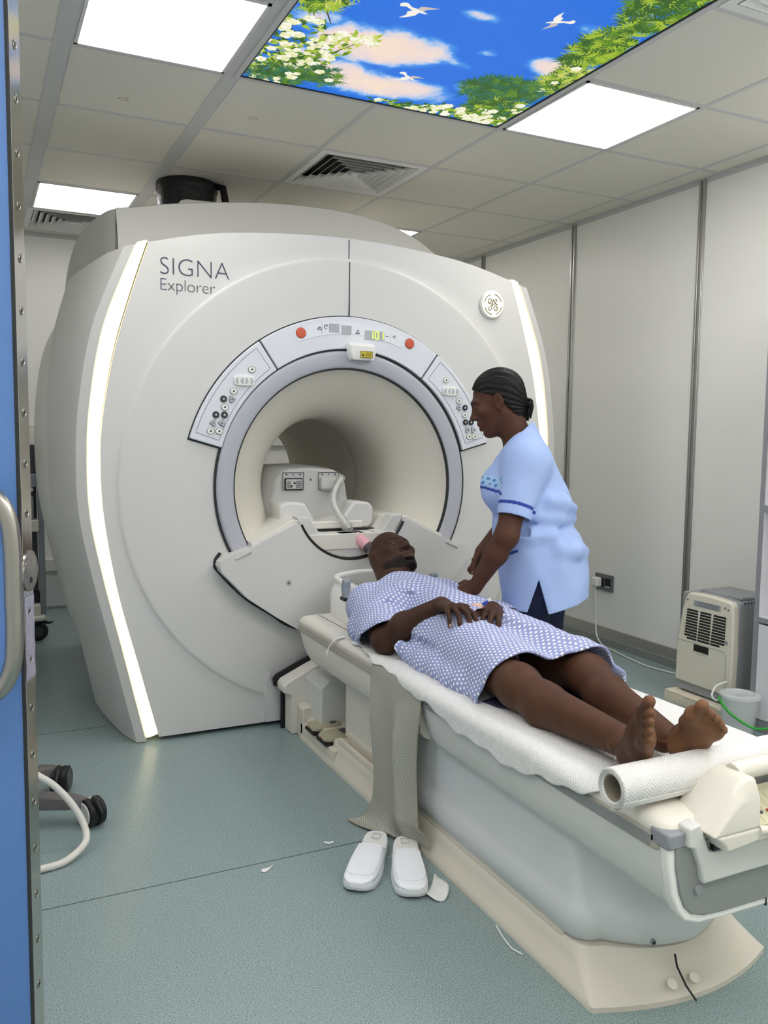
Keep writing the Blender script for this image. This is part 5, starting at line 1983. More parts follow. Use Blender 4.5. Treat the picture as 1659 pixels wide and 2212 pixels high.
def build_bucket():
    t = empty('plastic_bucket', (2.70, -.13, 0), 'clear plastic bucket with lid, standing between dehumidifier and shelf cabinet', 'bucket')
    cl = mat('clear_plastic', '#eef2f3', .15, alpha=.34)
    cx, cy = 2.602, -.145
    t.location = (cx, cy, 0)
    MB().lathe([(.001, .002), (.062, .002), (.064, .004), (.078, .16), (.080, .165), (.0775, .165), (.0755, .16), (.062, .007), (.001, .006)], (cx, cy, 0), (0, 0, 1), 40, cap=False).build('pail', cl, t, smooth=60)
    MB().lathe([(.001, .168), (.055, .168), (.060, .175), (.066, .175), (.070, .170), (.083, .170), (.084, .160), (.081, .160), (.081, .167), (.001, .166)], (cx, cy, 0), (0, 0, 1), 40, cap=False).build('lid', cl, t, smooth=60)
    for a in (0, 120, 240):
        MB().tube([(cx + .05 * math.cos(R(a + b)), cy + .05 * math.sin(R(a + b)), .172) for b in range(0, 90, 10)], .0025, 6).build('lid_rib', cl, t)
    return t


build_bucket()
hz = MB().tube(cspline([(2.69, .02, .165), (2.66, -.02, .18), (2.60, -.02, .17), (2.565, -.03, .135), (2.57, -.05, .118), (2.60, -.06, .13)], 40), .0042, 8)
hz2 = MB().tube(cspline([(2.59, -.0605, .131), (2.520, -.11, .150), (2.515, -.18, .105), (2.565, -.25, .06), (2.64, -.265, .05)], 40), .0055, 10)
ht = empty('drain_hose', (2.62, -.1, .1), 'thin drain hose, white then bright green, curling over the clear bucket', 'hose')
hz.build('white_hose', m_white, ht, smooth=80)
hz2.build('green_hose', mat('hose_green', '#2fa33a', .35), ht, smooth=80)


# ------------------------------------------------------------------ shelf cabinet at the right edge
def build_cabinet():
    t = empty('shelf_cabinet', (2.9, -.7, 0), 'tall white cabinet with grey edges, open shelves above and closed doors below, at the right', 'cabinet')
    ed = mat('cabinet_edge', '#8c8d91', .4)
    wh = mat('cabinet_white', '#dcdbe0', .35)
    x0, x1, y0, y1 = 2.69, 3.12, -1.30, -.125
    for y in (y1 - .022, (y0 + y1) / 2 - .011, y0):
        MB().box((x0, y, 0), (x1, y + .022, 1.95)).build('side_panel', wh, t)
        MB().box((x0 - .002, y, 0), (x0 + .001, y + .022, 1.95)).build('edge_band', ed, t)
    MB().box((x1 - .01, y0, .03), (x1, y1, 1.95)).build('back_panel', wh, t)
    for z in (.0, .475, .955, 1.28, 1.60, 1.93):
        MB().box((x0 + .001, y0 + .02, z), (x1 - .01, y1 - .02, z + (.022 if z else .05))).build('shelf', wh, t)
        MB().box((x0 - .0015, y0 + .02, z), (x0 + .001, y1 - .02, z + (.022 if z else .05))).build('shelf_edge', ed, t)
    m = (y0 + y1) / 2
    for a, b in ((y0 + .026, m - .014), (m + .014, y1 - .026)):
        d = MB().box((x0 - .001, a, .056), (x0 + .017, b, .466)).build('cabinet_door', wh, t, bevel=.0015)
        MB().tube([(x0 - .02, (a + b) / 2 - .05, .43), (x0 - .02, (a + b) / 2 + .05, .43)], .005, 8).build('door_handle', m_alu, d)
    return t


build_cabinet()
# ------------------------------------------------------------------ organic shapes: blended distance fields meshed as one surface
class Field:
    def __init__(s, lo, hi, h):
        s.lo = np.array(lo, float)
        s.h = h
        s.n = np.ceil((np.array(hi) - s.lo) / h).astype(int) + 1
        s.ax = [(s.lo[i] + h * np.arange(s.n[i])).astype(np.float32) for i in range(3)]
        s.F = np.full(s.n, .06, np.float32)

    def sl(s, lo, hi, m):
        r = []
        for i in range(3):
            a = int(max(0, math.floor((lo[i] - m - s.lo[i]) / s.h)))
            b = int(min(s.n[i], math.ceil((hi[i] + m - s.lo[i]) / s.h) + 1))
            r.append(slice(a, max(a, b)))
        return tuple(r)

    def pts(s, q):
        return (s.ax[0][q[0]][:, None, None], s.ax[1][q[1]][None, :, None], s.ax[2][q[2]][None, None, :])

    def comb(s, q, d, k, op):
        A = s.F[q]
        if op == 'add':
            h = np.clip(k - np.abs(A - d), 0, None) / max(k, 1e-6)
            s.F[q] = np.minimum(A, d) - h * h * k * .25
        else:
            d = -d
            h = np.clip(k - np.abs(A - d), 0, None) / max(k, 1e-6)
            s.F[q] = np.maximum(A, d) + h * h * k * .25

    def cap(s, a, b, ra, rb, k=.01, op='add', flat=None):
        """tapered capsule; flat=(direction, factor) squashes it along a direction"""
        a = np.array(a, float)
        b = np.array(b, float)
        R_ = max(ra, rb)
        q = s.sl(np.minimum(a, b) - R_, np.maximum(a, b) + R_, k + .012)
        x, y, z = s.pts(q)
        ab = b - a
        L2 = max(ab @ ab, 1e-9)
        px, py, pz = x - a[0], y - a[1], z - a[2]
        t = np.clip((px * ab[0] + py * ab[1] + pz * ab[2]) / L2, 0, 1)
        dx, dy, dz = px - t * ab[0], py - t * ab[1], pz - t * ab[2]
        d2 = dx * dx + dy * dy + dz * dz
        if flat is not None:
            n, f = np.array(flat[0], float), flat[1]
            n /= np.linalg.norm(n)
            c = dx * n[0] + dy * n[1] + dz * n[2]
            d2 = d2 + c * c * (1 / f ** 2 - 1)
        s.comb(q, np.sqrt(d2) - (ra + (rb - ra) * t), k, op)
        return s

    def ell(s, c, r, M=None, k=.01, op='add'):
        """ellipsoid; rows of M are its axes"""
        c = np.array(c, float)
        r = np.array(r, float)
        M = np.eye(3) if M is None else np.array(M, float)
        ext = np.sqrt(((M * r[:, None]) ** 2).sum(0))
        q = s.sl(c - ext, c + ext, k + .012)
        x, y, z = s.pts(q)
        px, py, pz = x - c[0], y - c[1], z - c[2]
        k0 = k1 = 0
        for i in range(3):
            u = px * M[i][0] + py * M[i][1] + pz * M[i][2]
            k0 = k0 + (u / r[i]) ** 2
            k1 = k1 + (u / r[i] ** 2) ** 2
        k0 = np.sqrt(k0)
        d = k0 * (k0 - 1) / (np.sqrt(k1) + 1e-6)
        s.comb(q, d, k, op)
        return s

    def half(s, p, n, k=.004):
        """cut away everything on the side n points to"""
        p = np.array(p, float)
        n = np.array(n, float)
        n /= np.linalg.norm(n)
        x, y, z = s.ax[0][:, None, None], s.ax[1][None, :, None], s.ax[2][None, None, :]
        d = (x - p[0]) * n[0] + (y - p[1]) * n[1] + (z - p[2]) * n[2]
        s.F = np.maximum(s.F, d.astype(np.float32))
        return s

    def mesh(s, smooth=1):
        F = s.F
        S = F < 0
        nx, ny, nz = [v - 1 for v in F.shape]
        cnt = np.zeros((nx, ny, nz), np.int8)
        for i in (0, 1):
            for j in (0, 1):
                for k in (0, 1):
                    cnt += S[i:nx + i, j:ny + j, k:nz + k]
        act = np.argwhere((cnt > 0) & (cnt < 8))
        idx = np.full((nx, ny, nz), -1, np.int32)
        idx[act[:, 0], act[:, 1], act[:, 2]] = np.arange(len(act))
        acc = np.zeros((len(act), 3))
        num = np.zeros(len(act))
        I, J, K = act.T
        for ax_ in range(3):
            for o in ((0, 0), (0, 1), (1, 0), (1, 1)):
                off = list(o)
                off.insert(ax_, 0)
                e = [0, 0, 0]
                e[ax_] = 1
                f0 = F[I + off[0], J + off[1], K + off[2]].astype(float)
                f1 = F[I + off[0] + e[0], J + off[1] + e[1], K + off[2] + e[2]].astype(float)
                m = (f0 < 0) != (f1 < 0)
                t = np.where(m, f0 / np.where(m, f0 - f1, 1), 0)
                p = np.tile(np.array(off, float), (len(act), 1))
                p[:, ax_] += t
                acc += p * m[:, None]
                num += m
        V = act + acc / num[:, None]
        faces = []
        for ax_ in range(3):
            e = [0, 0, 0]
            e[ax_] = 1
            A = S[:F.shape[0] - e[0], :F.shape[1] - e[1], :F.shape[2] - e[2]]
            B = S[e[0]:, e[1]:, e[2]:]
            ch = np.argwhere(A != B)
            u, w_ = [(1, 2), (2, 0), (0, 1)][ax_]
            ok = (ch[:, u] > 0) & (ch[:, w_] > 0) & (ch[:, u] < F.shape[u] - 1) & (ch[:, w_] < F.shape[w_] - 1)
            ch = ch[ok]
            q = []
            for du, dw in ((-1, -1), (0, -1), (0, 0), (-1, 0)):
                c = ch.copy()
                c[:, u] += du
                c[:, w_] += dw
                q.append(idx[c[:, 0], c[:, 1], c[:, 2]])
            q = np.stack(q, 1)
            inside = A[ch[:, 0], ch[:, 1], ch[:, 2]]
            q[~inside] = q[~inside][:, ::-1]
            faces.append(q)
        Q = np.concatenate(faces)
        Q = Q[(Q >= 0).all(1)]
        for _ in range(smooth):
            sm = np.zeros_like(V)
            n_ = np.zeros(len(V))
            for a, b in ((0, 1), (1, 2), (2, 3), (3, 0)):
                np.add.at(sm, Q[:, a], V[Q[:, b]])
                np.add.at(sm, Q[:, b], V[Q[:, a]])
                np.add.at(n_, Q[:, a], 1)
                np.add.at(n_, Q[:, b], 1)
            V = .5 * V + .5 * sm / np.maximum(n_, 1)[:, None]
        return s.lo + V * s.h, Q


def field_obj(name, V, Q, m, parent=None):
    me = bpy.data.meshes.new(name)
    me.vertices.add(len(V))
    me.vertices.foreach_set('co', V.astype(np.float32).ravel())
    me.loops.add(len(Q) * 4)
    me.loops.foreach_set('vertex_index', Q.astype(np.int32).ravel())
    me.polygons.add(len(Q))
    me.polygons.foreach_set('loop_start', np.arange(0, len(Q) * 4, 4, dtype=np.int32))
    me.polygons.foreach_set('loop_total', np.full(len(Q), 4, np.int32))
    me.update(calc_edges=True)
    me.validate()
    me.polygons.foreach_set('use_smooth', [True] * len(me.polygons))
    return link_obj(name, me, m, parent)


def paint(o, cols):
    a = o.data.color_attributes.new('tone', 'FLOAT_COLOR', 'POINT')
    c = np.c_[cols, np.ones(len(cols))].astype(np.float32)
    a.data.foreach_set('color', c.ravel())


def tone_mat(name, rough, bump=None, sss=0, spec=.5, sheen=0):
    m = mat(name, '#808080', rough, spec=spec, bump=bump, sss=sss)
    nt, N, L, b = nodes(m)
    at = N.new('ShaderNodeAttribute')
    at.attribute_name = 'tone'
    L.new(at.outputs['Color'], b.inputs['Base Color'])
    if sheen:
        b.inputs['Sheen Weight'].default_value = sheen
    return m


def nrm(v):
    v = np.array(v, float)
    return v / np.linalg.norm(v)


def frame(f, u):
    f = nrm(f)
    u = np.array(u, float)
    u = nrm(u - f * (u @ f))
    return nrm(np.cross(u, f)), u, f       # left, up, front


def head_field(S, c, f, u, s=1.0, nose=1.0, lips=1.0, jaw=1.0, hairy=0, open_=0.0):
    l, u, f = frame(f, u)
    M = np.array([l, u, f])
    c = np.array(c, float)

    def W(x, y, z):
        return c + s * (x * l + y * u + z * f)
    S.ell(W(0, .032, -.018), np.array([.074, .086, .094]) * s, M, .01)
    S.ell(W(0, -.030, .025), np.array([.060 * jaw, .085, .066]) * s, M, .03)
    S.ell(W(0, -.070, .040), np.array([.042 * jaw, .040, .045]) * s, M, .02)
    S.cap(W(-.052 * jaw, -.045, -.005), W(-.02, -.098, .060), .020 * s, .017 * s, .022)
    S.cap(W(.052 * jaw, -.045, -.005), W(.02, -.098, .060), .020 * s, .017 * s, .022)
    S.ell(W(0, -.097, .066), np.array([.022, .016, .018]) * s, M, .02)
    for q in (-1, 1):
        S.ell(W(q * .046, -.018, .058), np.array([.020, .017, .020]) * s, M, .022)
        S.cap(W(q * .008, .026, .083), W(q * .046, .024, .066), .009 * s, .008 * s, .014)
        S.ell(W(q * .032, .004, .091), np.array([.017, .010, .012]) * s, M, .012, 'sub')
        S.ell(W(q * .032, .003, .073), np.array([.0150, .0115, .0125]) * s, M, .005)
        S.cap(W(q * .019, .0015, .0835), W(q * .046, .0015, .079), .0017 * s, .0017 * s, .003, 'sub')
    # nose
    S.cap(W(0, .018, .080), W(0, -.022, .099), .0075 * s, .0115 * s * nose, .012)
    S.ell(W(0, -.026, .103), np.array([.0125 * nose, .0105, .0115]) * s, M, .008)
    for q in (-1, 1):
        S.ell(W(q * .0145 * nose, -.030, .092), np.array([.0090, .0085, .0105]) * s, M, .006)
        S.ell(W(q * .0085 * nose, -.0375, .0965), np.array([.0042, .003, .0055]) * s, M, .003, 'sub')
    # mouth
    o = open_ * .006
    S.ell(W(0, -.062, .074), np.array([.030, .022, .018]) * s, M, .018)
    S.cap(W(-.019, -.0565, .0845), W(.019, -.0565, .0845), .0062 * s * lips, .0062 * s * lips, .006)
    S.ell(W(0, -.0555, .090), np.array([.014, .0062 * lips, .0070]) * s, M, .006)
    S.cap(W(-.015, -.0705 - o, .0835), W(.015, -.0705 - o, .0835), .0068 * s * lips, .0068 * s * lips, .006)
    S.ell(W(0, -.0705 - o, .0885), np.array([.012, .0066 * lips, .0065]) * s, M, .006)
    S.cap(W(-.024, -.0635 - o * .5, .083), W(.024, -.0635 - o * .5, .083), (.0016 + o * .5) * s, (.0016 + o * .5) * s, .003, 'sub')
    S.cap(W(-.010, -.0635 - o * .5, .094), W(.010, -.0635 - o * .5, .094), (.0018 + o * .6) * s, (.0018 + o * .6) * s, .003, 'sub')
    S.cap(W(-.012, -.084, .083), W(.012, -.084, .083), .004 * s, .004 * s, .010, 'sub')
    # ears
    for q in (-1, 1):
        e = nrm(q * l * .9 + f * .35 - u * .1)
        a1 = nrm(np.cross(e, u))
        u2 = nrm(u - f * .2)
        Me = np.array([e, nrm(u2 - e * (u2 @ e)), nrm(np.cross(e, u2))])
        S.ell(W(q * .077, -.004, -.010), np.array([.0075, .0310, .0190]) * s, Me, .006)
        S.ell(W(q * .073, -.030, -.002), np.array([.007, .010, .009]) * s, Me, .006)
        S.ell(W(q * .085, .000, -.008), np.array([.0055, .0205, .0115]) * s, Me, .004, 'sub')
        S.ell(W(q * .080, -.006, .002), np.array([.007, .008, .006]) * s, Me, .004, 'sub')
    return W, M


def hand_field(S, wrist, xd, dors, thumb, curl, spread=1.0, s=1.0, th=(0, 0), nails=None, rw=.027):
    """xd: towards the knuckles; dors: out of the back of the hand; thumb: towards the thumb's side"""
    x = nrm(xd)
    z = np.array(dors, float)
    z = nrm(z - x * (z @ x))
    y = np.cross(z, x)
    y *= 1 if y @ np.array(thumb, float) > 0 else -1
    wr = np.array(wrist, float)
    tips = []

    def W(a, b, c_):
        return wr + s * (a * x + b * y + c_ * z)
    S.ell(W(.0, .0, 0), np.array([.03, rw, .019]) * s, np.array([x, y, z]), .012)
    mc = [(.092, .032, .001), (.096, .010, .004), (.091, -.012, .002), (.081, -.032, -.003)]
    ln = [(.045, .027, .021), (.049, .031, .022), (.045, .029, .022), (.035, .021, .019)]
    rad = [(.0098, .0088, .0076), (.0100, .0090, .0078), (.0095, .0085, .0074), (.0085, .0075, .0066)]
    for i in range(4):
        m = W(*mc[i])
        S.cap(W(.005, mc[i][1] * .45, -.002), m, .0155 * s, .0115 * s, .014, flat=(z, .85))
        S.ell(m + z * .002 * s, np.array([.0125, .0105, .0105]) * s, np.array([x, y, z]), .008)
        an = mc[i][1] * 4.5 * spread
        d = nrm(x * math.cos(an) + y * math.sin(an))
        p = m
        cu = curl[i]
        a = 0
        dd = d
        for j in range(3):
            a += cu[j]
            dd = d * math.cos(R(a)) - z * math.sin(R(a))
            p2 = p + dd * ln[i][j] * s
            r1 = rad[i][j] * s
            r2 = (rad[i][j + 1] if j < 2 else rad[i][2] * .88) * s
            S.cap(p, p2, r1, r2, .003 if j else .006)
            S.ell(p2, np.array([1, 1, 1]) * r2 * 1.06, None, .002)
            p = p2
        nz = nrm(z * math.cos(R(a)) + d * math.sin(R(a)))
        tips.append((p, dd, nz, rad[i][2] * s))
    # thumb, leaving the side of the palm near its base
    b0, b1 = W(.020, .022, -.008), W(.048, .046, -.012)
    S.cap(W(.005, .010, -.006), b1, .019 * s, .0135 * s, .014)
    td = nrm(x * math.cos(R(38 + th[0])) + y * math.sin(R(38 + th[0])) - z * math.sin(R(8 + th[1])))
    p = b1
    S.cap(p, p + td * .034 * s, .0128 * s, .0105 * s, .006)
    p = p + td * .034 * s
    td2 = nrm(td + x * .25)
    p2 = p + td2 * .029 * s
    S.cap(p, p2, .0105 * s, .0085 * s, .003)
    nz = nrm(z * .6 + y * .5)
    nz = nrm(nz - td2 * (nz @ td2))
    tips.append((p2, td2, nz, .0088 * s))
    if nails is not None:
        nails.extend(tips)
    return W, (x, y, z)


def add_nails(tips, parent, m):
    for p, d, n, r in tips:
        c = p - d * r * .15 + n * r * .70
        sd = np.cross(n, d)
        M = np.array([d, sd, n])
        rr = np.array([r * .95, r * .72, r * .36])
        th = np.linspace(0, 2 * PI, 14, endpoint=False)
        rings = []
        for q in (.0, .35, .65, .9):
            rings.append(c + (np.cos(th)[:, None] * rr[0] * math.cos(q * PI / 2 + .02) * M[0] + np.sin(th)[:, None] * rr[1] * math.cos(q * PI / 2 + .02) * M[1] + rr[2] * math.sin(q * PI / 2) * M[2]))
        MB().loft(rings, True, True).build('fingernail', m, parent, smooth=180)


def foot_field(S, heel, f, n, lat, s=1.0, nails=None):
    """f: heel to toes; n: out of the sole; lat: towards the little toe"""
    f = nrm(f)
    n = nrm(np.array(n, float) - f * (np.array(n, float) @ f))
    t = np.cross(f, n)
    t *= 1 if t @ np.array(lat, float) > 0 else -1
    h = np.array(heel, float)

    def W(a, b, c_):          # along, lateral, dorsal
        return h + s * (a * f + b * t - c_ * n)
    M = np.array([f, t, -n])
    S.ell(W(.020, 0, .028), np.array([.034, .030, .034]) * s, M, .02)
    S.cap(W(.02, .004, .030), W(.10, .018, .024), .028 * s, .022 * s, .02)
    S.cap(W(.04, -.004, .045), W(.13, -.012, .032), .032 * s, .022 * s, .025)
    S.cap(W(.10, .020, .022), W(.165, .030, .018), .022 * s, .017 * s, .02)
    S.cap(W(.12, -.018, .028), W(.185, -.024, .022), .024 * s, .019 * s, .02)
    S.ell(W(.185, -.026, .016), np.array([.026, .021, .019]) * s, M, .015)
    S.ell(W(.165, .018, .014), np.array([.026, .026, .017]) * s, M, .018)
    S.ell(W(.09, -.028, .002), np.array([.05, .016, .014]) * s, M, .025, 'sub')
    toes = [(.196, -.027, .058, .0145), (.196, -.003, .048, .0100), (.191, .014, .043, .0093), (.182, .029, .037, .0088), (.170, .042, .031, .0086)]
    for i, (a, b, L_, r) in enumerate(toes):
        p0, p1, p2 = W(a - .012, b, .018), W(a + L_ * .45, b + .001, .021 if i else .018), W(a + L_ * .78, b, .011 if i else .014)
        S.cap(p0, p1, r * 1.0 * s, r * .92 * s, .006)
        S.cap(p1, p2, r * .95 * s, r * .98 * s, .003)
        if nails is not None:
            nails.append((p2 + f * r * .5 * s, nrm(f * .8 + n * .45), nrm(-n * .8 + f * .45), r * .85 * s))
    return W, (f, t, -n)


m_skin = tone_mat('skin_dark', .52, bump=(140, .25, 4, .0015), spec=.2)
m_nail = mat('nail_pale', '#a8826c', .35)
m_eye = mat('eye_white', '#8a7b6e', .3)
m_iris = mat('eye_dark', '#120c0a', .2)


# ------------------------------------------------------------------ the patient
def build_patient():
    t = empty('patient', (1.12, -.3, .53), 'person lying on the table in a dotted blue hospital gown, hands folded on the belly', 'person')
    S = Field((.78, -1.56, .515), (1.50, .58, .93), .0024)
    # head
    hc = (1.193, .375, .764)
    W, M = head_field(S, hc, (.14, -.66, .74), (-.05, .75, .66), 1.0, nose=1.22, lips=1.2, jaw=1.08)
    S.cap((1.165, .365, .735), (1.14, .20, .645), .060, .066, .03)
    # trunk
    S.cap((1.14, .16, .635), (1.13, -.20, .628), .085, .085, .04, flat=((0, 0, 1), .95))
    S.cap((1.01, .16, .615), (1.27, .16, .615), .066, .066, .05)
    S.cap((1.04, .02, .615), (1.23, .02, .615), .085, .085, .05)
    S.cap((1.05, -.30, .605), (1.20, -.30, .605), .078, .078, .05)
    # thighs, knees, shins
    for kx, hx, ax_, ay, kz in ((.972, 1.045, .965, -1.255, .588), (1.205, 1.205, 1.072, -1.262, .590)):
        hip, kn, an = np.array([hx, -.40, .612]), np.array([kx, -.835, kz]), np.array([ax_, ay, .578])
        S.cap(hip, kn, .082, .055, .04)
        S.ell(kn + [0, 0, .010], (.052, .055, .050), None, .03)
        c1 = kn + (an - kn) * .28 + [0, 0, -.012]
        S.cap(kn, c1, .050, .054, .03)
        S.cap(c1, an, .054, .033, .03)
        S.cap(kn + [0, 0, .012], an + [0, 0, .006], .034, .027, .02)
        S.ell(an + [-.028, 0, .0], (.013, .014, .013), None, .012)
        S.ell(an + [.028, 0, .0], (.013, .014, .013), None, .012)
    nails = []
    HR, HL = (.975, -1.318, .556), (1.045, -1.325, .556)
    fr_ = foot_field(S, HR, (-.44, -.53, .73), (.75, -.60, .0), (-.5, .1, -.8), .90, None)
    fl_ = foot_field(S, HL, (-.26, -.68, .68), (-.74, -.42, -.52), (.8, -.5, -.3), .90, None)
    # right arm (towards the viewer), elbow on the table, hand on the belly
    S.cap((.985, .155, .620), (.900, -.155, .578), .056, .043, .03)
    S.ell((.898, -.175, .566), (.040, .044, .040), None, .02)
    S.cap((.900, -.170, .572), (.935, -.235, .632), .040, .044, .02)
    S.cap((.935, -.235, .632), (1.012, -.345, .715), .043, .028, .02)
    hr, fr2 = hand_field(S, (1.012, -.350, .7155), (-.02, -.93, .10), (.10, .10, 1.0), (1, .1, .1),
                         [(22, 34, 16), (22, 38, 20), (24, 38, 20), (24, 34, 18)], 1.25, 1.0, (-22, 4), nails)
    # left arm (far side), hand under the right one
    S.cap((1.295, .155, .620), (1.375, -.13, .580), .055, .042, .03)
    S.cap((1.375, -.13, .580), (1.165, -.405, .700), .041, .028, .03)
    nl = []
    hl, fl2 = hand_field(S, (1.160, -.412, .703), (-.62, -.74, .04), (.05, -.05, 1.0), (.7, -.6, 0), [(26, 42, 24), (28, 44, 24), (28, 44, 24), (28, 40, 20)], 1.0, .97, (-10, 6), nl)
    V, Q = S.mesh(2)
    o = field_obj('body', V, Q, m_skin, t)
    # true skin tones: darker beard, paler soles, palms and lips
    base = np.array(hexc('#4b3327'))
    cols = np.tile(base, (len(V), 1))
    L_ = (V - np.array(hc)) @ M.T
    hd = (L_[:, 2] > .0) & (np.linalg.norm(L_, axis=1) < .14) & (V[:, 1] > .2)
    n3 = vnoise(V[:, 0] + V[:, 2], V[:, 1], 5, 60)
    cols *= (1 + .06 * n3)[:, None]
    legs = np.clip((-.55 - V[:, 1]) / .25, 0, 1)[:, None]
    cols = cols * (1 - legs) * np.array([.80, .82, .86]) + cols * legs * np.array([1.12, 1.06, 1.0])
    lip = np.exp(-(((L_[:, 0]) / .026) ** 4 + ((L_[:, 1] + .063) / .0155) ** 4)) * (L_[:, 2] > .078) * hd
    cols += (np.array(hexc('#5e4138')) - cols) * (.6 * lip)[:, None]
    bd = (np.clip((-.050 - L_[:, 1]) / .022, 0, 1)) * hd * (1 - lip)
    bd *= np.clip((L_[:, 2] - .018) / .02, 0, 1)
    mu = np.exp(-((L_[:, 1] + .046) / .006) ** 2) * (np.abs(L_[:, 0]) < .028) * (L_[:, 2] > .075) * hd
    bd = np.clip(bd + .55 * mu, 0, 1)
    cols += (np.array(hexc('#0d0807')) - cols) * (  .93 * bd)[:, None]
    br = np.exp(-((L_[:, 1] - .026 + .15 * (np.abs(L_[:, 0]) - .03) * 0) / .0048) ** 2) * (np.abs(L_[:, 0]) > .012) * (np.abs(L_[:, 0]) < .05) * (L_[:, 2] > .05) * hd
    cols += (np.array(hexc('#1a1210')) - cols) * (.92 * br)[:, None]
    scalp = np.clip((L_[:, 1] - .055 - .35 * (L_[:, 2])) / .02, 0, 1) * (np.linalg.norm(L_, axis=1) < .15) * (V[:, 1] > .25)
    cols += (np.array(hexc('#3a2822')) - cols) * (.5 * scalp)[:, None]
    for (Wf, ax3), hh in ((fr_, HR), (fl_, HL)):
        q = (V - np.array(hh)) @ np.array(ax3).T
        so = np.clip((.022 - q[:, 2]) / .012, 0, 1) * (q[:, 0] > -.03) * (q[:, 0] < .28) * (np.abs(q[:, 1]) < .07) * (V[:, 1] < -1.15)
        cols += (np.array(hexc('#7d5a41')) - cols) * (.75 * so)[:, None]
        tt = np.clip((q[:, 0] - .205) / .02, 0, 1) * (q[:, 0] < .28) * (V[:, 1] < -1.15)
        cols += (np.array(hexc('#6d4c39')) - cols) * (.45 * tt * (1 - so))[:, None]
    paint(o, np.clip(cols, .002, 1))
    add_nails(nails, o, m_nail)
    add_nails(nl[:4], o, m_nail)
    # eyes, half closed
    for q in (-1, 1):
        c = W(q * .032, .0018, .0838)
        a = np.linspace(0, 2 * PI, 16, endpoint=False)
        l, u, f = M
        ring = lambda k, d: c + k * (.0105 * np.cos(a)[:, None] * l + .0026 * np.sin(a)[:, None] * u) + d * f - (np.cos(a) ** 2)[:, None] * .0022 * k * f
        e = MB().loft([ring(1, -.003), ring(1, .0), ring(.6, .0012)], True, True).build('eye', m_eye, o, smooth=180)
        ri = lambda k, d: c + .0006 * l * q + k * (.0050 * np.cos(a)[:, None] * l + .0030 * np.sin(a)[:, None] * u) + d * f
        MB().loft([ri(1, -.001), ri(1, .0013), ri(.5, .0018)], True, True).build('iris', m_iris, e, smooth=180)

    # ---- gown
    G = Field((.80, -.90, .515), (1.50, .30, .82), .0034)
    G.cap((1.135, .17, .640), (1.13, -.25, .632), .098, .095, .05)
    G.cap((.995, .160, .615), (1.285, .160, .615), .074, .074, .06)
    G.cap((1.03, .02, .618), (1.245, .02, .618), .096, .096, .06)
    G.cap((1.03, -.30, .605), (1.225, -.30, .605), .092, .092, .06)
    G.cap((1.045, -.42, .602), (.985, -.98, .585), .094, .082, .05)
    G.cap((1.205, -.42, .602), (1.235, -.98, .585), .096, .084, .05)
    G.cap((1.12, -.42, .600), (1.11, -.98, .582), .095, .078, .05)
    # skirts of cloth lying on the table to either side
    G.cap((.935, -.10, .545), (.925, -.95, .540), .026, .030, .06)
    G.cap((1.335, -.10, .550), (1.325, -.95, .550), .03, .035, .06)
    # sleeves
    G.cap((.985, .155, .618), (.905, -.20, .572), .074, .078, .04, flat=((0, 0, 1), .95))
    G.cap((.905, .06, .555), (.895, -.15, .555), .040, .045, .05)
    G.cap((1.295, .155, .618), (1.375, -.20, .575), .074, .078, .04)
    # folds
    x, y, z = G.ax[0][:, None, None], G.ax[1][None, :, None], G.ax[2][None, None, :]
    wv = .0036 * np.sin(30 * y + 26 * x + 2.2 * np.sin(9 * x + 4)) + .0026 * np.sin(52 * x - 17 * y + 1.5 * np.sin(14 * y)) + .0022 * np.sin(75 * y - 40 * z + 20 * x)
    amp = np.clip((.74 - z) / .1, .35, 1)
    G.F = (G.F + (wv * amp)).astype(np.float32)
    for (a, b, r, k) in (((.99, .12, .705), (1.02, -.10, .725), .012, .03), ((.96, .0, .66), (1.0, -.13, .69), .014, .025), ((1.02, -.46, .705), (1.08, -.70, .70), .010, .03),
                         ((1.12, -.52, .705), (1.10, -.84, .672), .020, .04), ((.93, -.25, .60), (.97, -.55, .625), .010, .03)):
        G.cap(a, b, r, r * 1.2, k, 'sub')
    for (a, b, r, k) in (((1.0, .10, .69), (1.05, -.08, .715), .010, .02), ((1.16, -.50, .69), (1.2, -.78, .672), .012, .03), ((.95, -.30, .62), (.97, -.70, .615), .008, .02)):
        G.cap(a, b, r, r, k)
    # never thinner than the trunk beneath
    for a, b, ra, rb, k in (((1.14, .16, .635), (1.13, -.20, .628), .092, .092, .04), ((1.01, .16, .615), (1.27, .16, .615), .073, .073, .05), ((1.04, .02, .615), (1.23, .02, .615), .092, .092, .05), ((1.05, -.30, .605), (1.20, -.30, .605), .085, .085, .05),
                            ((1.045, -.40, .605), (.972, -.835, .588), .088, .063, .03), ((1.205, -.40, .605), (1.205, -.835, .59), .088, .063, .03)):
        G.cap(a, b, ra, rb, k)
    outer = G.F.copy()
    # hollow it: sleeve and skirt openings, neck
    G.half((1.1, -.795, .6), (-.12, -1, -.32))
    inner = outer + .0075
    yy = y + 0 * x + 0 * z
    open_zone = np.clip(np.minimum((yy + .70) / .04, 1), -1, 1)
    cav = np.where(yy < -.60, inner, .06).astype(np.float32)
    # sleeves cut square across the upper arm
    for sx in (-1, 1):
        cx = 1.14
        near = ((x - cx) * sx > .155)
        d = -(y + .13) * .55 - (z - .60) * .83 + 0 * x
        G.F = np.maximum(G.F, np.where(near & ((x - cx) * sx + (z - .56) * .3 > .162), np.where(yy > -.27, d, -1), -1).astype(np.float32))
        cav = np.minimum(cav, np.where(near & (d > -.075) & (yy > -.24), inner, .06))
    G.F = np.maximum(G.F, -cav)
    # neck opening
    G.half((1.14, .232, .66), (.0, 1, .22))
    G.cap((1.148, .17, .678), (1.16, .40, .752), .066, .080, .006, 'sub')
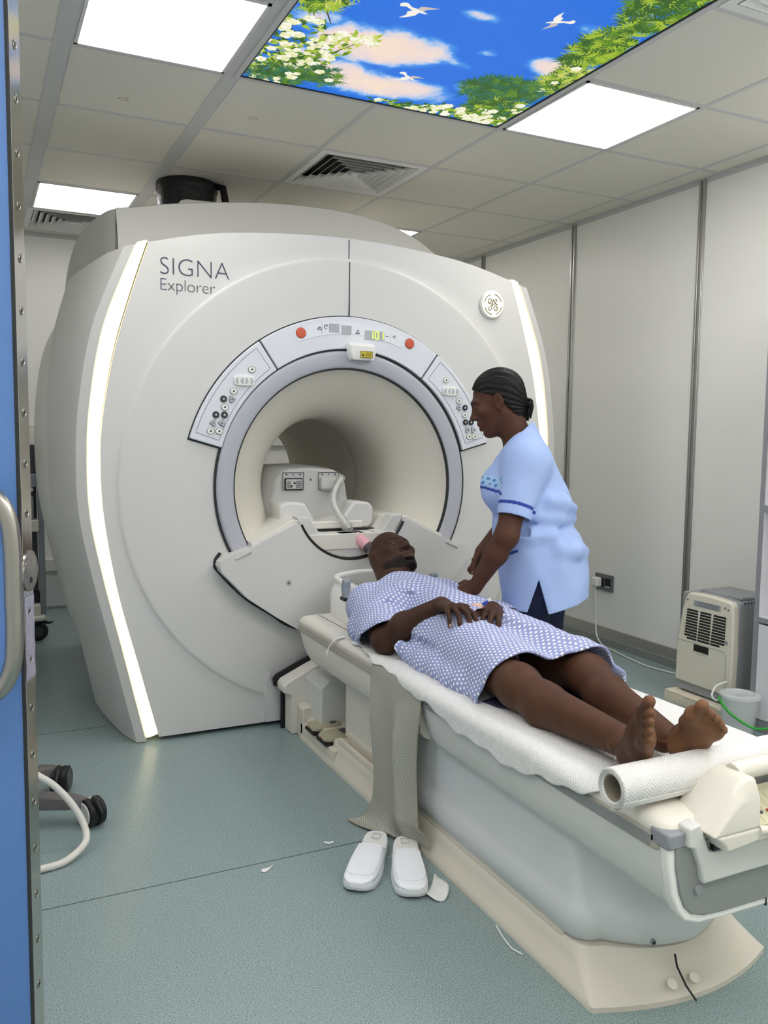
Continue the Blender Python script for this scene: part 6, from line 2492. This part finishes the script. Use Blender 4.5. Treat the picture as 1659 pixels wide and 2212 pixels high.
    V, Q = G.mesh(2)
    keep = V[:, 2] > .5285
    V[:, 2] = np.maximum(V[:, 2], .5262)
    uv = np.c_[V[:, 0] + (V[:, 2] - .70) * .9 * (np.clip((1.11 - V[:, 0]) / .10, 0, 1) - np.clip((V[:, 0] - 1.25) / .08, 0, 1)), V[:, 1]]
    go = field_obj('gown', V, Q, gown_mat(), t)
    set_uv(go.data, uv)
    # the gown's dark inside showing between the knees
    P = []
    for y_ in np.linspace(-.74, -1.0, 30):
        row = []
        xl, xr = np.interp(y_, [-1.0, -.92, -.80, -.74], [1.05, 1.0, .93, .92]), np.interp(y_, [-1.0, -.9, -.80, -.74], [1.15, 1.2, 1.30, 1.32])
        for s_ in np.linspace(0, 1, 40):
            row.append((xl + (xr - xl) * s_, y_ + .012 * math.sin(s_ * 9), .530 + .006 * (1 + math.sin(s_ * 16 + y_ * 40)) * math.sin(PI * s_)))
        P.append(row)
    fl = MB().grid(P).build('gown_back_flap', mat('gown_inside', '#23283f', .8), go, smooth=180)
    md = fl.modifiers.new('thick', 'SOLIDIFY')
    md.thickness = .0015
    # cannula and tape on the left hand
    ca = MB().lathe([(.0, -.0), (.006, 0), (.006, .014), (.004, .016), (.004, .022), (.0, .022)], (1.085, -.475, .735), (.5, -.5, .6), 14).build('cannula_port', mat('cannula_blue', '#3b4fae', .35), t, smooth=40)
    MB().lathe([(.0, .022), (.005, .022), (.005, .030), (.0, .031)], (1.085, -.475, .735), (.5, -.5, .6), 14).build('cannula_cap', m_white, ca, smooth=40)
    tp = MB()
    a = np.linspace(-1, 1, 9)
    tp.grid([[(1.098 - .036 * j + .010 * i, -.435 - .030 * j - .022 * i, .7285 + .004 * (1 - i * i)) for i in a] for j in np.linspace(0, 1, 6)])
    to = tp.build('tape', mat('medical_tape', '#d9b6a4', .6), t, smooth=180)
    md = to.modifiers.new('thick', 'SOLIDIFY')
    md.thickness = .001
    return t


def gown_mat():
    m = mat('gown_dotted', '#8e99cc', .8)
    nt, N, L, b = nodes(m)
    tc = N.new('ShaderNodeTexCoord')
    mp = N.new('ShaderNodeMapping')
    px, py = .0165, .0285
    mp.inputs['Scale'].default_value = (1 / px, 1 / py, 1)
    L.new(tc.outputs['UV'], mp.inputs['Vector'])

    def dots(off):
        ad = N.new('ShaderNodeVectorMath')
        ad.operation = 'ADD'
        ad.inputs[1].default_value = (*off, 0)
        L.new(mp.outputs['Vector'], ad.inputs[0])
        fr = N.new('ShaderNodeVectorMath')
        fr.operation = 'FRACTION'
        L.new(ad.outputs[0], fr.inputs[0])
        sb = N.new('ShaderNodeVectorMath')
        sb.operation = 'SUBTRACT'
        sb.inputs[1].default_value = (.5, .5, 0)
        L.new(fr.outputs[0], sb.inputs[0])
        ml = N.new('ShaderNodeVectorMath')
        ml.operation = 'MULTIPLY'
        ml.inputs[1].default_value = (px, py, 0)
        L.new(sb.outputs[0], ml.inputs[0])
        ln = N.new('ShaderNodeVectorMath')
        ln.operation = 'LENGTH'
        L.new(ml.outputs[0], ln.inputs[0])
        return ln.outputs['Value']
    mn = N.new('ShaderNodeMath')
    mn.operation = 'MINIMUM'
    L.new(dots((0, 0)), mn.inputs[0])
    L.new(dots((.5, .5)), mn.inputs[1])
    mr = N.new('ShaderNodeMapRange')
    mr.inputs['From Min'].default_value = .0042
    mr.inputs['From Max'].default_value = .0034
    L.new(mn.outputs[0], mr.inputs['Value'])
    mx = N.new('ShaderNodeMix')
    mx.data_type = 'RGBA'
    mx.inputs[6].default_value = (*hexc('#959ec8'), 1)
    mx.inputs[7].default_value = (*hexc('#f2f3fa'), 1)
    L.new(mr.outputs['Result'], mx.inputs[0])
    L.new(mx.outputs[2], b.inputs['Base Color'])
    nz = N.new('ShaderNodeTexNoise')
    nz.inputs['Scale'].default_value = 260
    bp = N.new('ShaderNodeBump')
    bp.inputs['Strength'].default_value = .15
    bp.inputs['Distance'].default_value = .001
    L.new(tc.outputs['Object'], nz.inputs['Vector'])
    L.new(nz.outputs['Fac'], bp.inputs['Height'])
    L.new(bp.outputs['Normal'], b.inputs['Normal'])
    return m


patient = build_patient()
# ------------------------------------------------------------------ the nurse
def build_nurse():
    O = np.array([1.62, -.09, 0.])
    F_ = nrm((-.81, .59, 0))
    L_ = np.cross([0, 0, 1.], F_)

    def W(t_, l, z):
        return O + F_ * t_ + L_ * l + np.array([0, 0, z])
    t = empty('nurse', (1.62, -.09, 0), 'person in a light blue tunic and navy trousers leaning over the lying patient', 'person')

    def slices(S, tab, op='add', k=.02, ext=0):
        """tab rows: z, t_back, t_front, half width, l centre"""
        tab = np.array(sorted(tab), float)
        x, y, z = S.pts((slice(None),) * 3)
        zz = z[0, 0, :]
        f = lambda c: smooth1(np.clip(zz, tab[0, 0], tab[-1, 0]), list(zip(tab[:, 0], tab[:, c])))[None, None, :]
        tb, tf, hw, lc = f(1), f(2), f(3), f(4)
        tt = (x - O[0]) * F_[0] + (y - O[1]) * F_[1]
        ll = (x - O[0]) * L_[0] + (y - O[1]) * L_[1]
        rt = (tf - tb) / 2 + ext
        rl = hw + ext
        a = np.abs(tt - (tb + tf) / 2) / rt
        b = np.abs(ll - lc) / rl
        p = 2.3
        d = ((a ** p + b ** p) ** (1 / p) - 1) * np.minimum(rt, rl)
        d = np.maximum(d, np.maximum(tab[0, 0] - z, z - tab[-1, 0]))
        S.comb((slice(None),) * 3, d.astype(np.float32), k, op)
        return tt, ll, z

    # ---- body: head, neck, arms, trunk, legs
    S = Field((1.16, -.36, .0), (1.86, .36, 1.53), .0027)
    hf = F_ * .93 + np.array([0, 0, -.37])
    hu = F_ * .37 + np.array([0, 0, .93])
    hc = W(.209, 0, 1.3825)
    Wh, M = head_field(S, hc, hf, hu, 1.0, nose=1.05, lips=1.5, jaw=.95, open_=.5)
    S.cap(W(.165, 0, 1.335), W(.105, 0, 1.19), .052, .058, .03)
    S.cap(W(.09, -.12, 1.185), W(.09, .12, 1.185), .055, .055, .04)
    S.cap(W(.10, 0, 1.15), W(.065, 0, .90), .082, .09, .05)
    for q in (-1, 1):
        S.cap(W(.05 + .02 * q, q * .080, .85), W(.065 + .02 * q, q * .092, .45), .074, .055, .03)
        S.cap(W(.07 + .02 * q, q * .095, .45), W(.05 + .02 * q, q * .10, .09), .056, .04, .03)
        S.cap(W(.045 + .02 * q, q * .10, .05), W(.17 + .02 * q, q * .115, .035), .035, .03, .02)
    nails = []
    # left arm (towards the viewer)
    sh, el, wr = W(.095, .165, 1.175), W(.152, .235, .905), W(.256, .205, .722)
    S.cap(sh, el, .052, .041, .03)
    S.cap(el, el + (wr - el) * .35, .041, .0405, .02)
    S.cap(el + (wr - el) * .35, wr, .0405, .0255, .02)
    hand_field(S, wr + (wr - el) * .03, W(.315, .185, .685) - W(.256, .205, .725), L_ * .75 + np.array([0, 0, .65]), F_ * .3 + np.array([0, 0, -.0]) - L_ * .8 + np.array([0, 0, .9]) * .0,
               [(30, 40, 25), (38, 45, 25), (44, 48, 28), (50, 48, 28)], .8, .94, (-14, 14), nails, rw=.024)
    # right arm (far side), hand closed
    sh, el, wr = W(.095, -.165, 1.175), W(.165, -.235, .905), W(.262, -.150, .795)
    S.cap(sh, el, .050, .040, .03)
    S.cap(el, wr, .041, .026, .02)
    hand_field(S, wr, W(.285, -.135, .73) - wr, F_ * .8 - L_ * .4, L_ * .5 - F_ * .2 + np.array([0, 0, .2]),
               [(70, 80, 40), (74, 84, 40), (78, 84, 40), (80, 84, 40)], .7, .92, (-20, 25), nails)
    V, Q = S.mesh(2)
    o = field_obj('body', V, Q, m_skin, t)
    base = np.array(hexc('#54372b'))
    cols = np.tile(base, (len(V), 1))
    cols *= (1 + .05 * vnoise(V[:, 0], V[:, 2] + V[:, 1], 8, 60))[:, None]
    q = (V - hc) @ M.T
    hd = (np.linalg.norm(q, axis=1) < .15) & (q[:, 2] > 0)
    lip = np.exp(-(((q[:, 0]) / .024) ** 4 + ((q[:, 1] + .064) / .0135) ** 4)) * (q[:, 2] > .078) * hd
    cols += (np.array(hexc('#4b2b28')) - cols) * (.75 * lip)[:, None]
    br = np.exp(-((q[:, 1] - .027) / .0035) ** 2) * (np.abs(q[:, 0]) > .012) * (np.abs(q[:, 0]) < .05) * (q[:, 2] > .05) * hd
    lid = np.exp(-((q[:, 1] + .001) / .0022) ** 2) * (np.abs(np.abs(q[:, 0]) - .033) < .014) * (q[:, 2] > .06) * hd
    cols += (np.array(hexc('#1a1110')) - cols) * (.75 * np.clip(br + lid, 0, 1))[:, None]
    sc = np.clip((q[:, 1] - .06 + .25 * (np.abs(q[:, 0]))) / .01, 0, 1) * (np.linalg.norm(q, axis=1) < .15)
    cols += (np.array(hexc('#2a1c18')) - cols) * (.6 * sc)[:, None]
    paint(o, np.clip(cols, .002, 1))
    add_nails(nails, o, m_nail)
    for s_ in (-1, 1):
        c = Wh(s_ * .033, -.0005, .0842)
        a = np.linspace(0, 2 * PI, 14, endpoint=False)
        ring = lambda k_, d: c + k_ * (.012 * np.cos(a)[:, None] * M[0] + .0014 * np.sin(a)[:, None] * M[1]) + d * M[2] - (np.cos(a) ** 2)[:, None] * .003 * k_ * M[2]
        MB().loft([ring(1, -.003), ring(1, .0002), ring(.6, .001)], True, True).build('eyelash', m_iris, o, smooth=180)

    # ---- cornrowed hair
    h = Field(hc - .16, hc + .16, .0021)
    h.ell(Wh(0, .032, -.018), np.array([.0775, .0905, .0985]), M, .006)
    h.ell(Wh(0, -.035, -.045), np.array([.056, .06, .055]), M, .04)
    x, y, z = h.pts((slice(None),) * 3)
    px, py, pz = x - hc[0], y - hc[1], z - hc[2]
    u = px * M[1][0] + py * M[1][1] + pz * M[1][2]
    f = px * M[2][0] + py * M[2][1] + pz * M[2][2]
    lx = px * M[0][0] + py * M[0][1] + pz * M[0][2]
    # rows run from the front hairline over the head to the nape
    ax_ = nrm((.86, .50))
    per = -f * ax_[1] + (u - .0) * ax_[0]
    ang = np.arctan2(lx, per + .005)
    ridge = .0048 * np.abs(np.sin(ang * 12)) ** .7 - .0022
    along = f * ax_[0] + u * ax_[1]
    ridge += .0004 * np.sin(along * 700)
    inner = h.F + .009
    h.F = (h.F - ridge).astype(np.float32)
    d1 = (.012 + (f + .012) * .78 - u + .35 * np.clip(.045 - np.abs(lx), 0, .045) * 0) * .8
    d2 = (f + .016 - (u - .015) * .42) * .92
    cut = np.minimum(d1, d2)
    cut = np.maximum(cut, (-.098 - u))
    h.F = np.maximum(h.F, cut.astype(np.float32))
    V, Q = h.mesh(1)
    m_hair = mat('hair_black', '#100d0c', .5, spec=.3, bump=(420, .5, 2, .001))
    ho = field_obj('cornrow_hair', V, Q, m_hair, o)
    k = Field(W(.02, -.08, 1.27), W(.20, .08, 1.42), .0024) if False else None
    pt_ = MB()
    r_ = np.random.default_rng(4)
    for i in range(26):
        s0 = Wh(r_.uniform(-.02, .02), -.030 + r_.uniform(-.02, .02), -.098 + r_.uniform(-.006, .006))
        e0 = W(.098 + r_.uniform(-.018, .012), r_.uniform(-.022, .022), 1.322 + r_.uniform(-.012, .020))
        mid = (s0 + e0) / 2 - hf * .018 + np.array([0, 0, .012])
        pt_.tube(cspline([s0 + hf * .012, mid, e0], 16), list(np.linspace(.0062, .0030, len(cspline([s0, mid, e0], 16)))), 7)
    pt_.build('ponytail', m_hair, ho, smooth=80)

    # ---- trousers
    T = Field((1.36, -.36, .03), (1.86, .22, .90), .0045)
    slices(T, [(.62, -.065, .140, .165, 0), (.70, -.10, .155, .175, 0), (.80, -.11, .17, .178, 0), (.88, -.09, .16, .16, 0)], k=.03)
    for q_ in (-1, 1):
        T.cap(W(.045 + .03 * q_, q_ * .085, .66), W(.05 + .03 * q_, q_ * .090, .40), .084, .082, .02)
        T.cap(W(.06 + .025 * q_, q_ * .092, .40), W(.045 + .025 * q_, q_ * .10, .09), .090, .074, .03)
    x, y, z = T.pts((slice(None),) * 3)
    T.F = (T.F + .003 * np.sin(24 * z + 30 * x) + .002 * np.sin(60 * x + 14 * z)).astype(np.float32)
    T.half((0, 0, .06), (0, 0, -1))
    V, Q = T.mesh(2)
    field_obj('trousers', V, Q, mat('trouser_navy', '#131a3c', .8), t)
    for q_ in (-1, 1):
        sh_ = Field(W(-.06, q_ * .11 - .16, 0) - [.25, .25, .02], W(.10, q_ * .11, .1) + [.25, .25, .05], .0045)
        sh_.cap(W(.03 + .02 * q_, q_ * .10, .045), W(.18 + .02 * q_, q_ * .118, .034), .044, .038, .02)
        sh_.cap(W(.045 + .02 * q_, q_ * .10, .06), W(.05 + .02 * q_, q_ * .10, .085), .046, .042, .02)
        sh_.half((0, 0, .001), (0, 0, -1))
        V, Q = sh_.mesh(2)
        field_obj('shoe', V, Q, m_white, t)

    # ---- tunic
    G = Field((1.26, -.40, .60), (1.86, .36, 1.325), .0034)
    tab = [(.60, -.168, .176, .195, 0), (.66, -.152, .174, .197, 0), (.73, -.150, .185, .198, 0), (.79, -.144, .197, .196, 0), (.85, -.130, .208, .19, 0), (.89, -.115, .212, .18, 0), (.935, -.078, .213, .165, 0), (.96, -.082, .214, .163, 0), (.99, -.088, .222, .168, 0),
           (1.05, -.068, .242, .175, 0), (1.10, -.042, .240, .178, 0), (1.15, -.018, .220, .175, 0), (1.20, .004, .195, .165, 0), (1.235, .028, .170, .13, 0), (1.26, .042, .155, .10, 0), (1.285, .055, .145, .075, 0), (1.31, .066, .138, .07, 0)]
    tt, ll, z = slices(G, tab, k=.02)
    for q_ in (-1, 1):
        G.cap(W(.088, q_ * .130, 1.178), W(.088, q_ * .165, 1.160), .076, .078, .05)
        G.cap(W(.088, q_ * .165, 1.160), W(.132, q_ * .228, .955), .080, .062, .03, flat=(F_, .98))
        G.cap(W(.20, q_ * .07, 1.075), W(.195, q_ * .075, 1.05), .055, .055, .05)
    # cloth folds at the waist and under the arm
    for (a, b, r, k) in (((.06, .205, .990), (-.095, .11, .962), .007, .035), ((.10, .175, .955), (-.09, .13, .925), .010, .02), ((.16, .13, .905), (.02, .20, .890), .008, .02), ((.17, .13, .86), (.06, .20, .905), .007, .02),
                         ((.03, .20, 1.06), (-.06, .14, 1.00), .007, .02), ((-.04, .12, 1.14), (.0, .19, 1.04), .007, .02), ((-.10, .12, .90), (-.02, .19, .93), .008, .02)):
        G.cap(W(*a), W(*b), r, r, k, 'sub')
    for (a, b, c, r, k) in (((.05, .165, .975), (-.03, .135, .962), (-.080, .05, .955), .009, .05), ((.14, .150, .885), (.06, .175, .900), (-.02, .168, .905), .009, .045), ((-.085, .08, 1.0), (-.05, .13, 1.02), (.0, .160, 1.03), .008, .045), ((-.13, .05, .84), (-.09, .14, .85), (-.04, .172, .86), .008, .05)):
        G.cap(W(*a), W(*b), r, r, k)
        G.cap(W(*b), W(*c), r, r, k)
    G.F = (G.F + (.0018 * np.sin(34 * z + 25 * tt + 3 * np.sin(8 * ll)) + .0016 * np.sin(55 * tt - 21 * z + 30 * ll)) * np.clip((1.12 - z) / .2, .3, 1)).astype(np.float32)
    outer = G.F.copy()
    inner = outer + .0075
    cav = np.where(z < .80, inner, .06).astype(np.float32)
    # sleeves: cut square, hollow near the cuff
    for q_ in (-1, 1):
        p = W(.135, q_ * .225, .972)
        n = nrm(W(.132, q_ * .228, .955) - W(.088, q_ * .165, 1.160))
        x, y, zz = G.pts((slice(None),) * 3)
        d = (x - p[0]) * n[0] + (y - p[1]) * n[1] + (zz - p[2]) * n[2]
        a0, a1 = W(.088, q_ * .165, 1.160), W(.150, q_ * .250, .86)
        ab = a1 - a0
        s_ = np.clip(((x - a0[0]) * ab[0] + (y - a0[1]) * ab[1] + (zz - a0[2]) * ab[2]) / (ab @ ab), 0, 1)
        ax_d = np.sqrt((x - a0[0] - s_ * ab[0]) ** 2 + (y - a0[1] - s_ * ab[1]) ** 2 + (zz - a0[2] - s_ * ab[2]) ** 2)
        near = (ax_d < .074) & (ll * q_ > .168)
        G.F = np.maximum(G.F, np.where(near & (d > -.02) & (zz > .9), d, -1).astype(np.float32))
        cav = np.minimum(cav, np.where((ax_d < .07) & (ll * q_ > .16) & (d > -.06) & (zz > .9), inner, .06))
    # side vents and hem
    hem = .624 + np.clip(-tt, 0, .2) * .30
    G.F = np.maximum(G.F, (hem - z).astype(np.float32))
    vent = np.maximum(np.abs(tt - .036) - np.clip(.748 - z, 0, 1) * .30, .1 - np.abs(ll))
    G.F = np.maximum(G.F, -cav)
    G.F = np.maximum(G.F, np.where(z < .76, -vent, -1).astype(np.float32))
    # neckline
    nk = (tt - .088) * .71 + (z - 1.296) * .70
    vv = np.clip(.085 - np.abs(ll), 0, 1)
    G.F = np.maximum(G.F, np.where(np.abs(ll) < .085, np.minimum(nk, vv), -1).astype(np.float32))
    G.cap(W(.105, 0, 1.19), W(.175, 0, 1.345), .0625, .0625, .004, 'sub')
    G.cap(W(.19, 0, 1.235), W(.215, 0, 1.165), .026, .006, .004, 'sub')
    V, Q = G.mesh(2)
    rel = V - O
    tv, lv, zv = rel @ F_, rel @ L_, V[:, 2]
    cols = np.tile(np.array(hexc('#a6bdec')), (len(V), 1))
    navy = np.array(hexc('#2b409c'))
    for q_ in (-1, 1):
        p = W(.135, q_ * .225, .972)
        n = nrm(W(.132, q_ * .228, .955) - W(.088, q_ * .165, 1.160))
        d = (V - p) @ n
        a0, a1 = W(.088, q_ * .165, 1.160), W(.150, q_ * .250, .86)
        ab = a1 - a0
        s_ = np.clip((V - a0) @ ab / (ab @ ab), 0, 1)
        mk = (np.linalg.norm(V - a0 - s_[:, None] * ab, axis=1) < .074) & (lv * q_ > .166) & (d > -.046) & (d < -.034)
        cols[mk] = navy
    # pocket trims and chest piping
    for a, b in (((.162, .824), (.116, .846)),):
        ab = np.array(b) - np.array(a)
        pp = np.c_[tv, zv] - np.array(a)
        s_ = np.clip(pp @ ab / (ab @ ab), 0, 1)
        dist = np.linalg.norm(pp - s_[:, None] * ab, axis=1)
        cols[(dist < .0052) & (np.abs(lv) > .06)] = navy
    pc = 1.068 + .9 * (tv - .225) ** 2 - .25 * (np.clip(.24 - tv, 0, .1))
    fr_ = (tv > .172) & (np.abs(lv) > .035)
    cols[fr_ & (np.abs(zv - pc) < .0052)] = navy
    bdg = fr_ & (zv > pc + .012) & (zv < pc + .05) & (lv > 0)
    pat = vnoise(tv * 1.0, zv * 1.0, 21, 260)
    cols[bdg] = np.where((pat[bdg] > .5)[:, None], np.array(hexc('#4b7fc4')), np.array(hexc('#a9cdf0')))
    go = field_obj('tunic', V, Q, tone_mat('tunic_cloth', .8, bump=(300, .15, 3, .001)), t)
    paint(go, cols)
    return t


nurse = build_nurse()
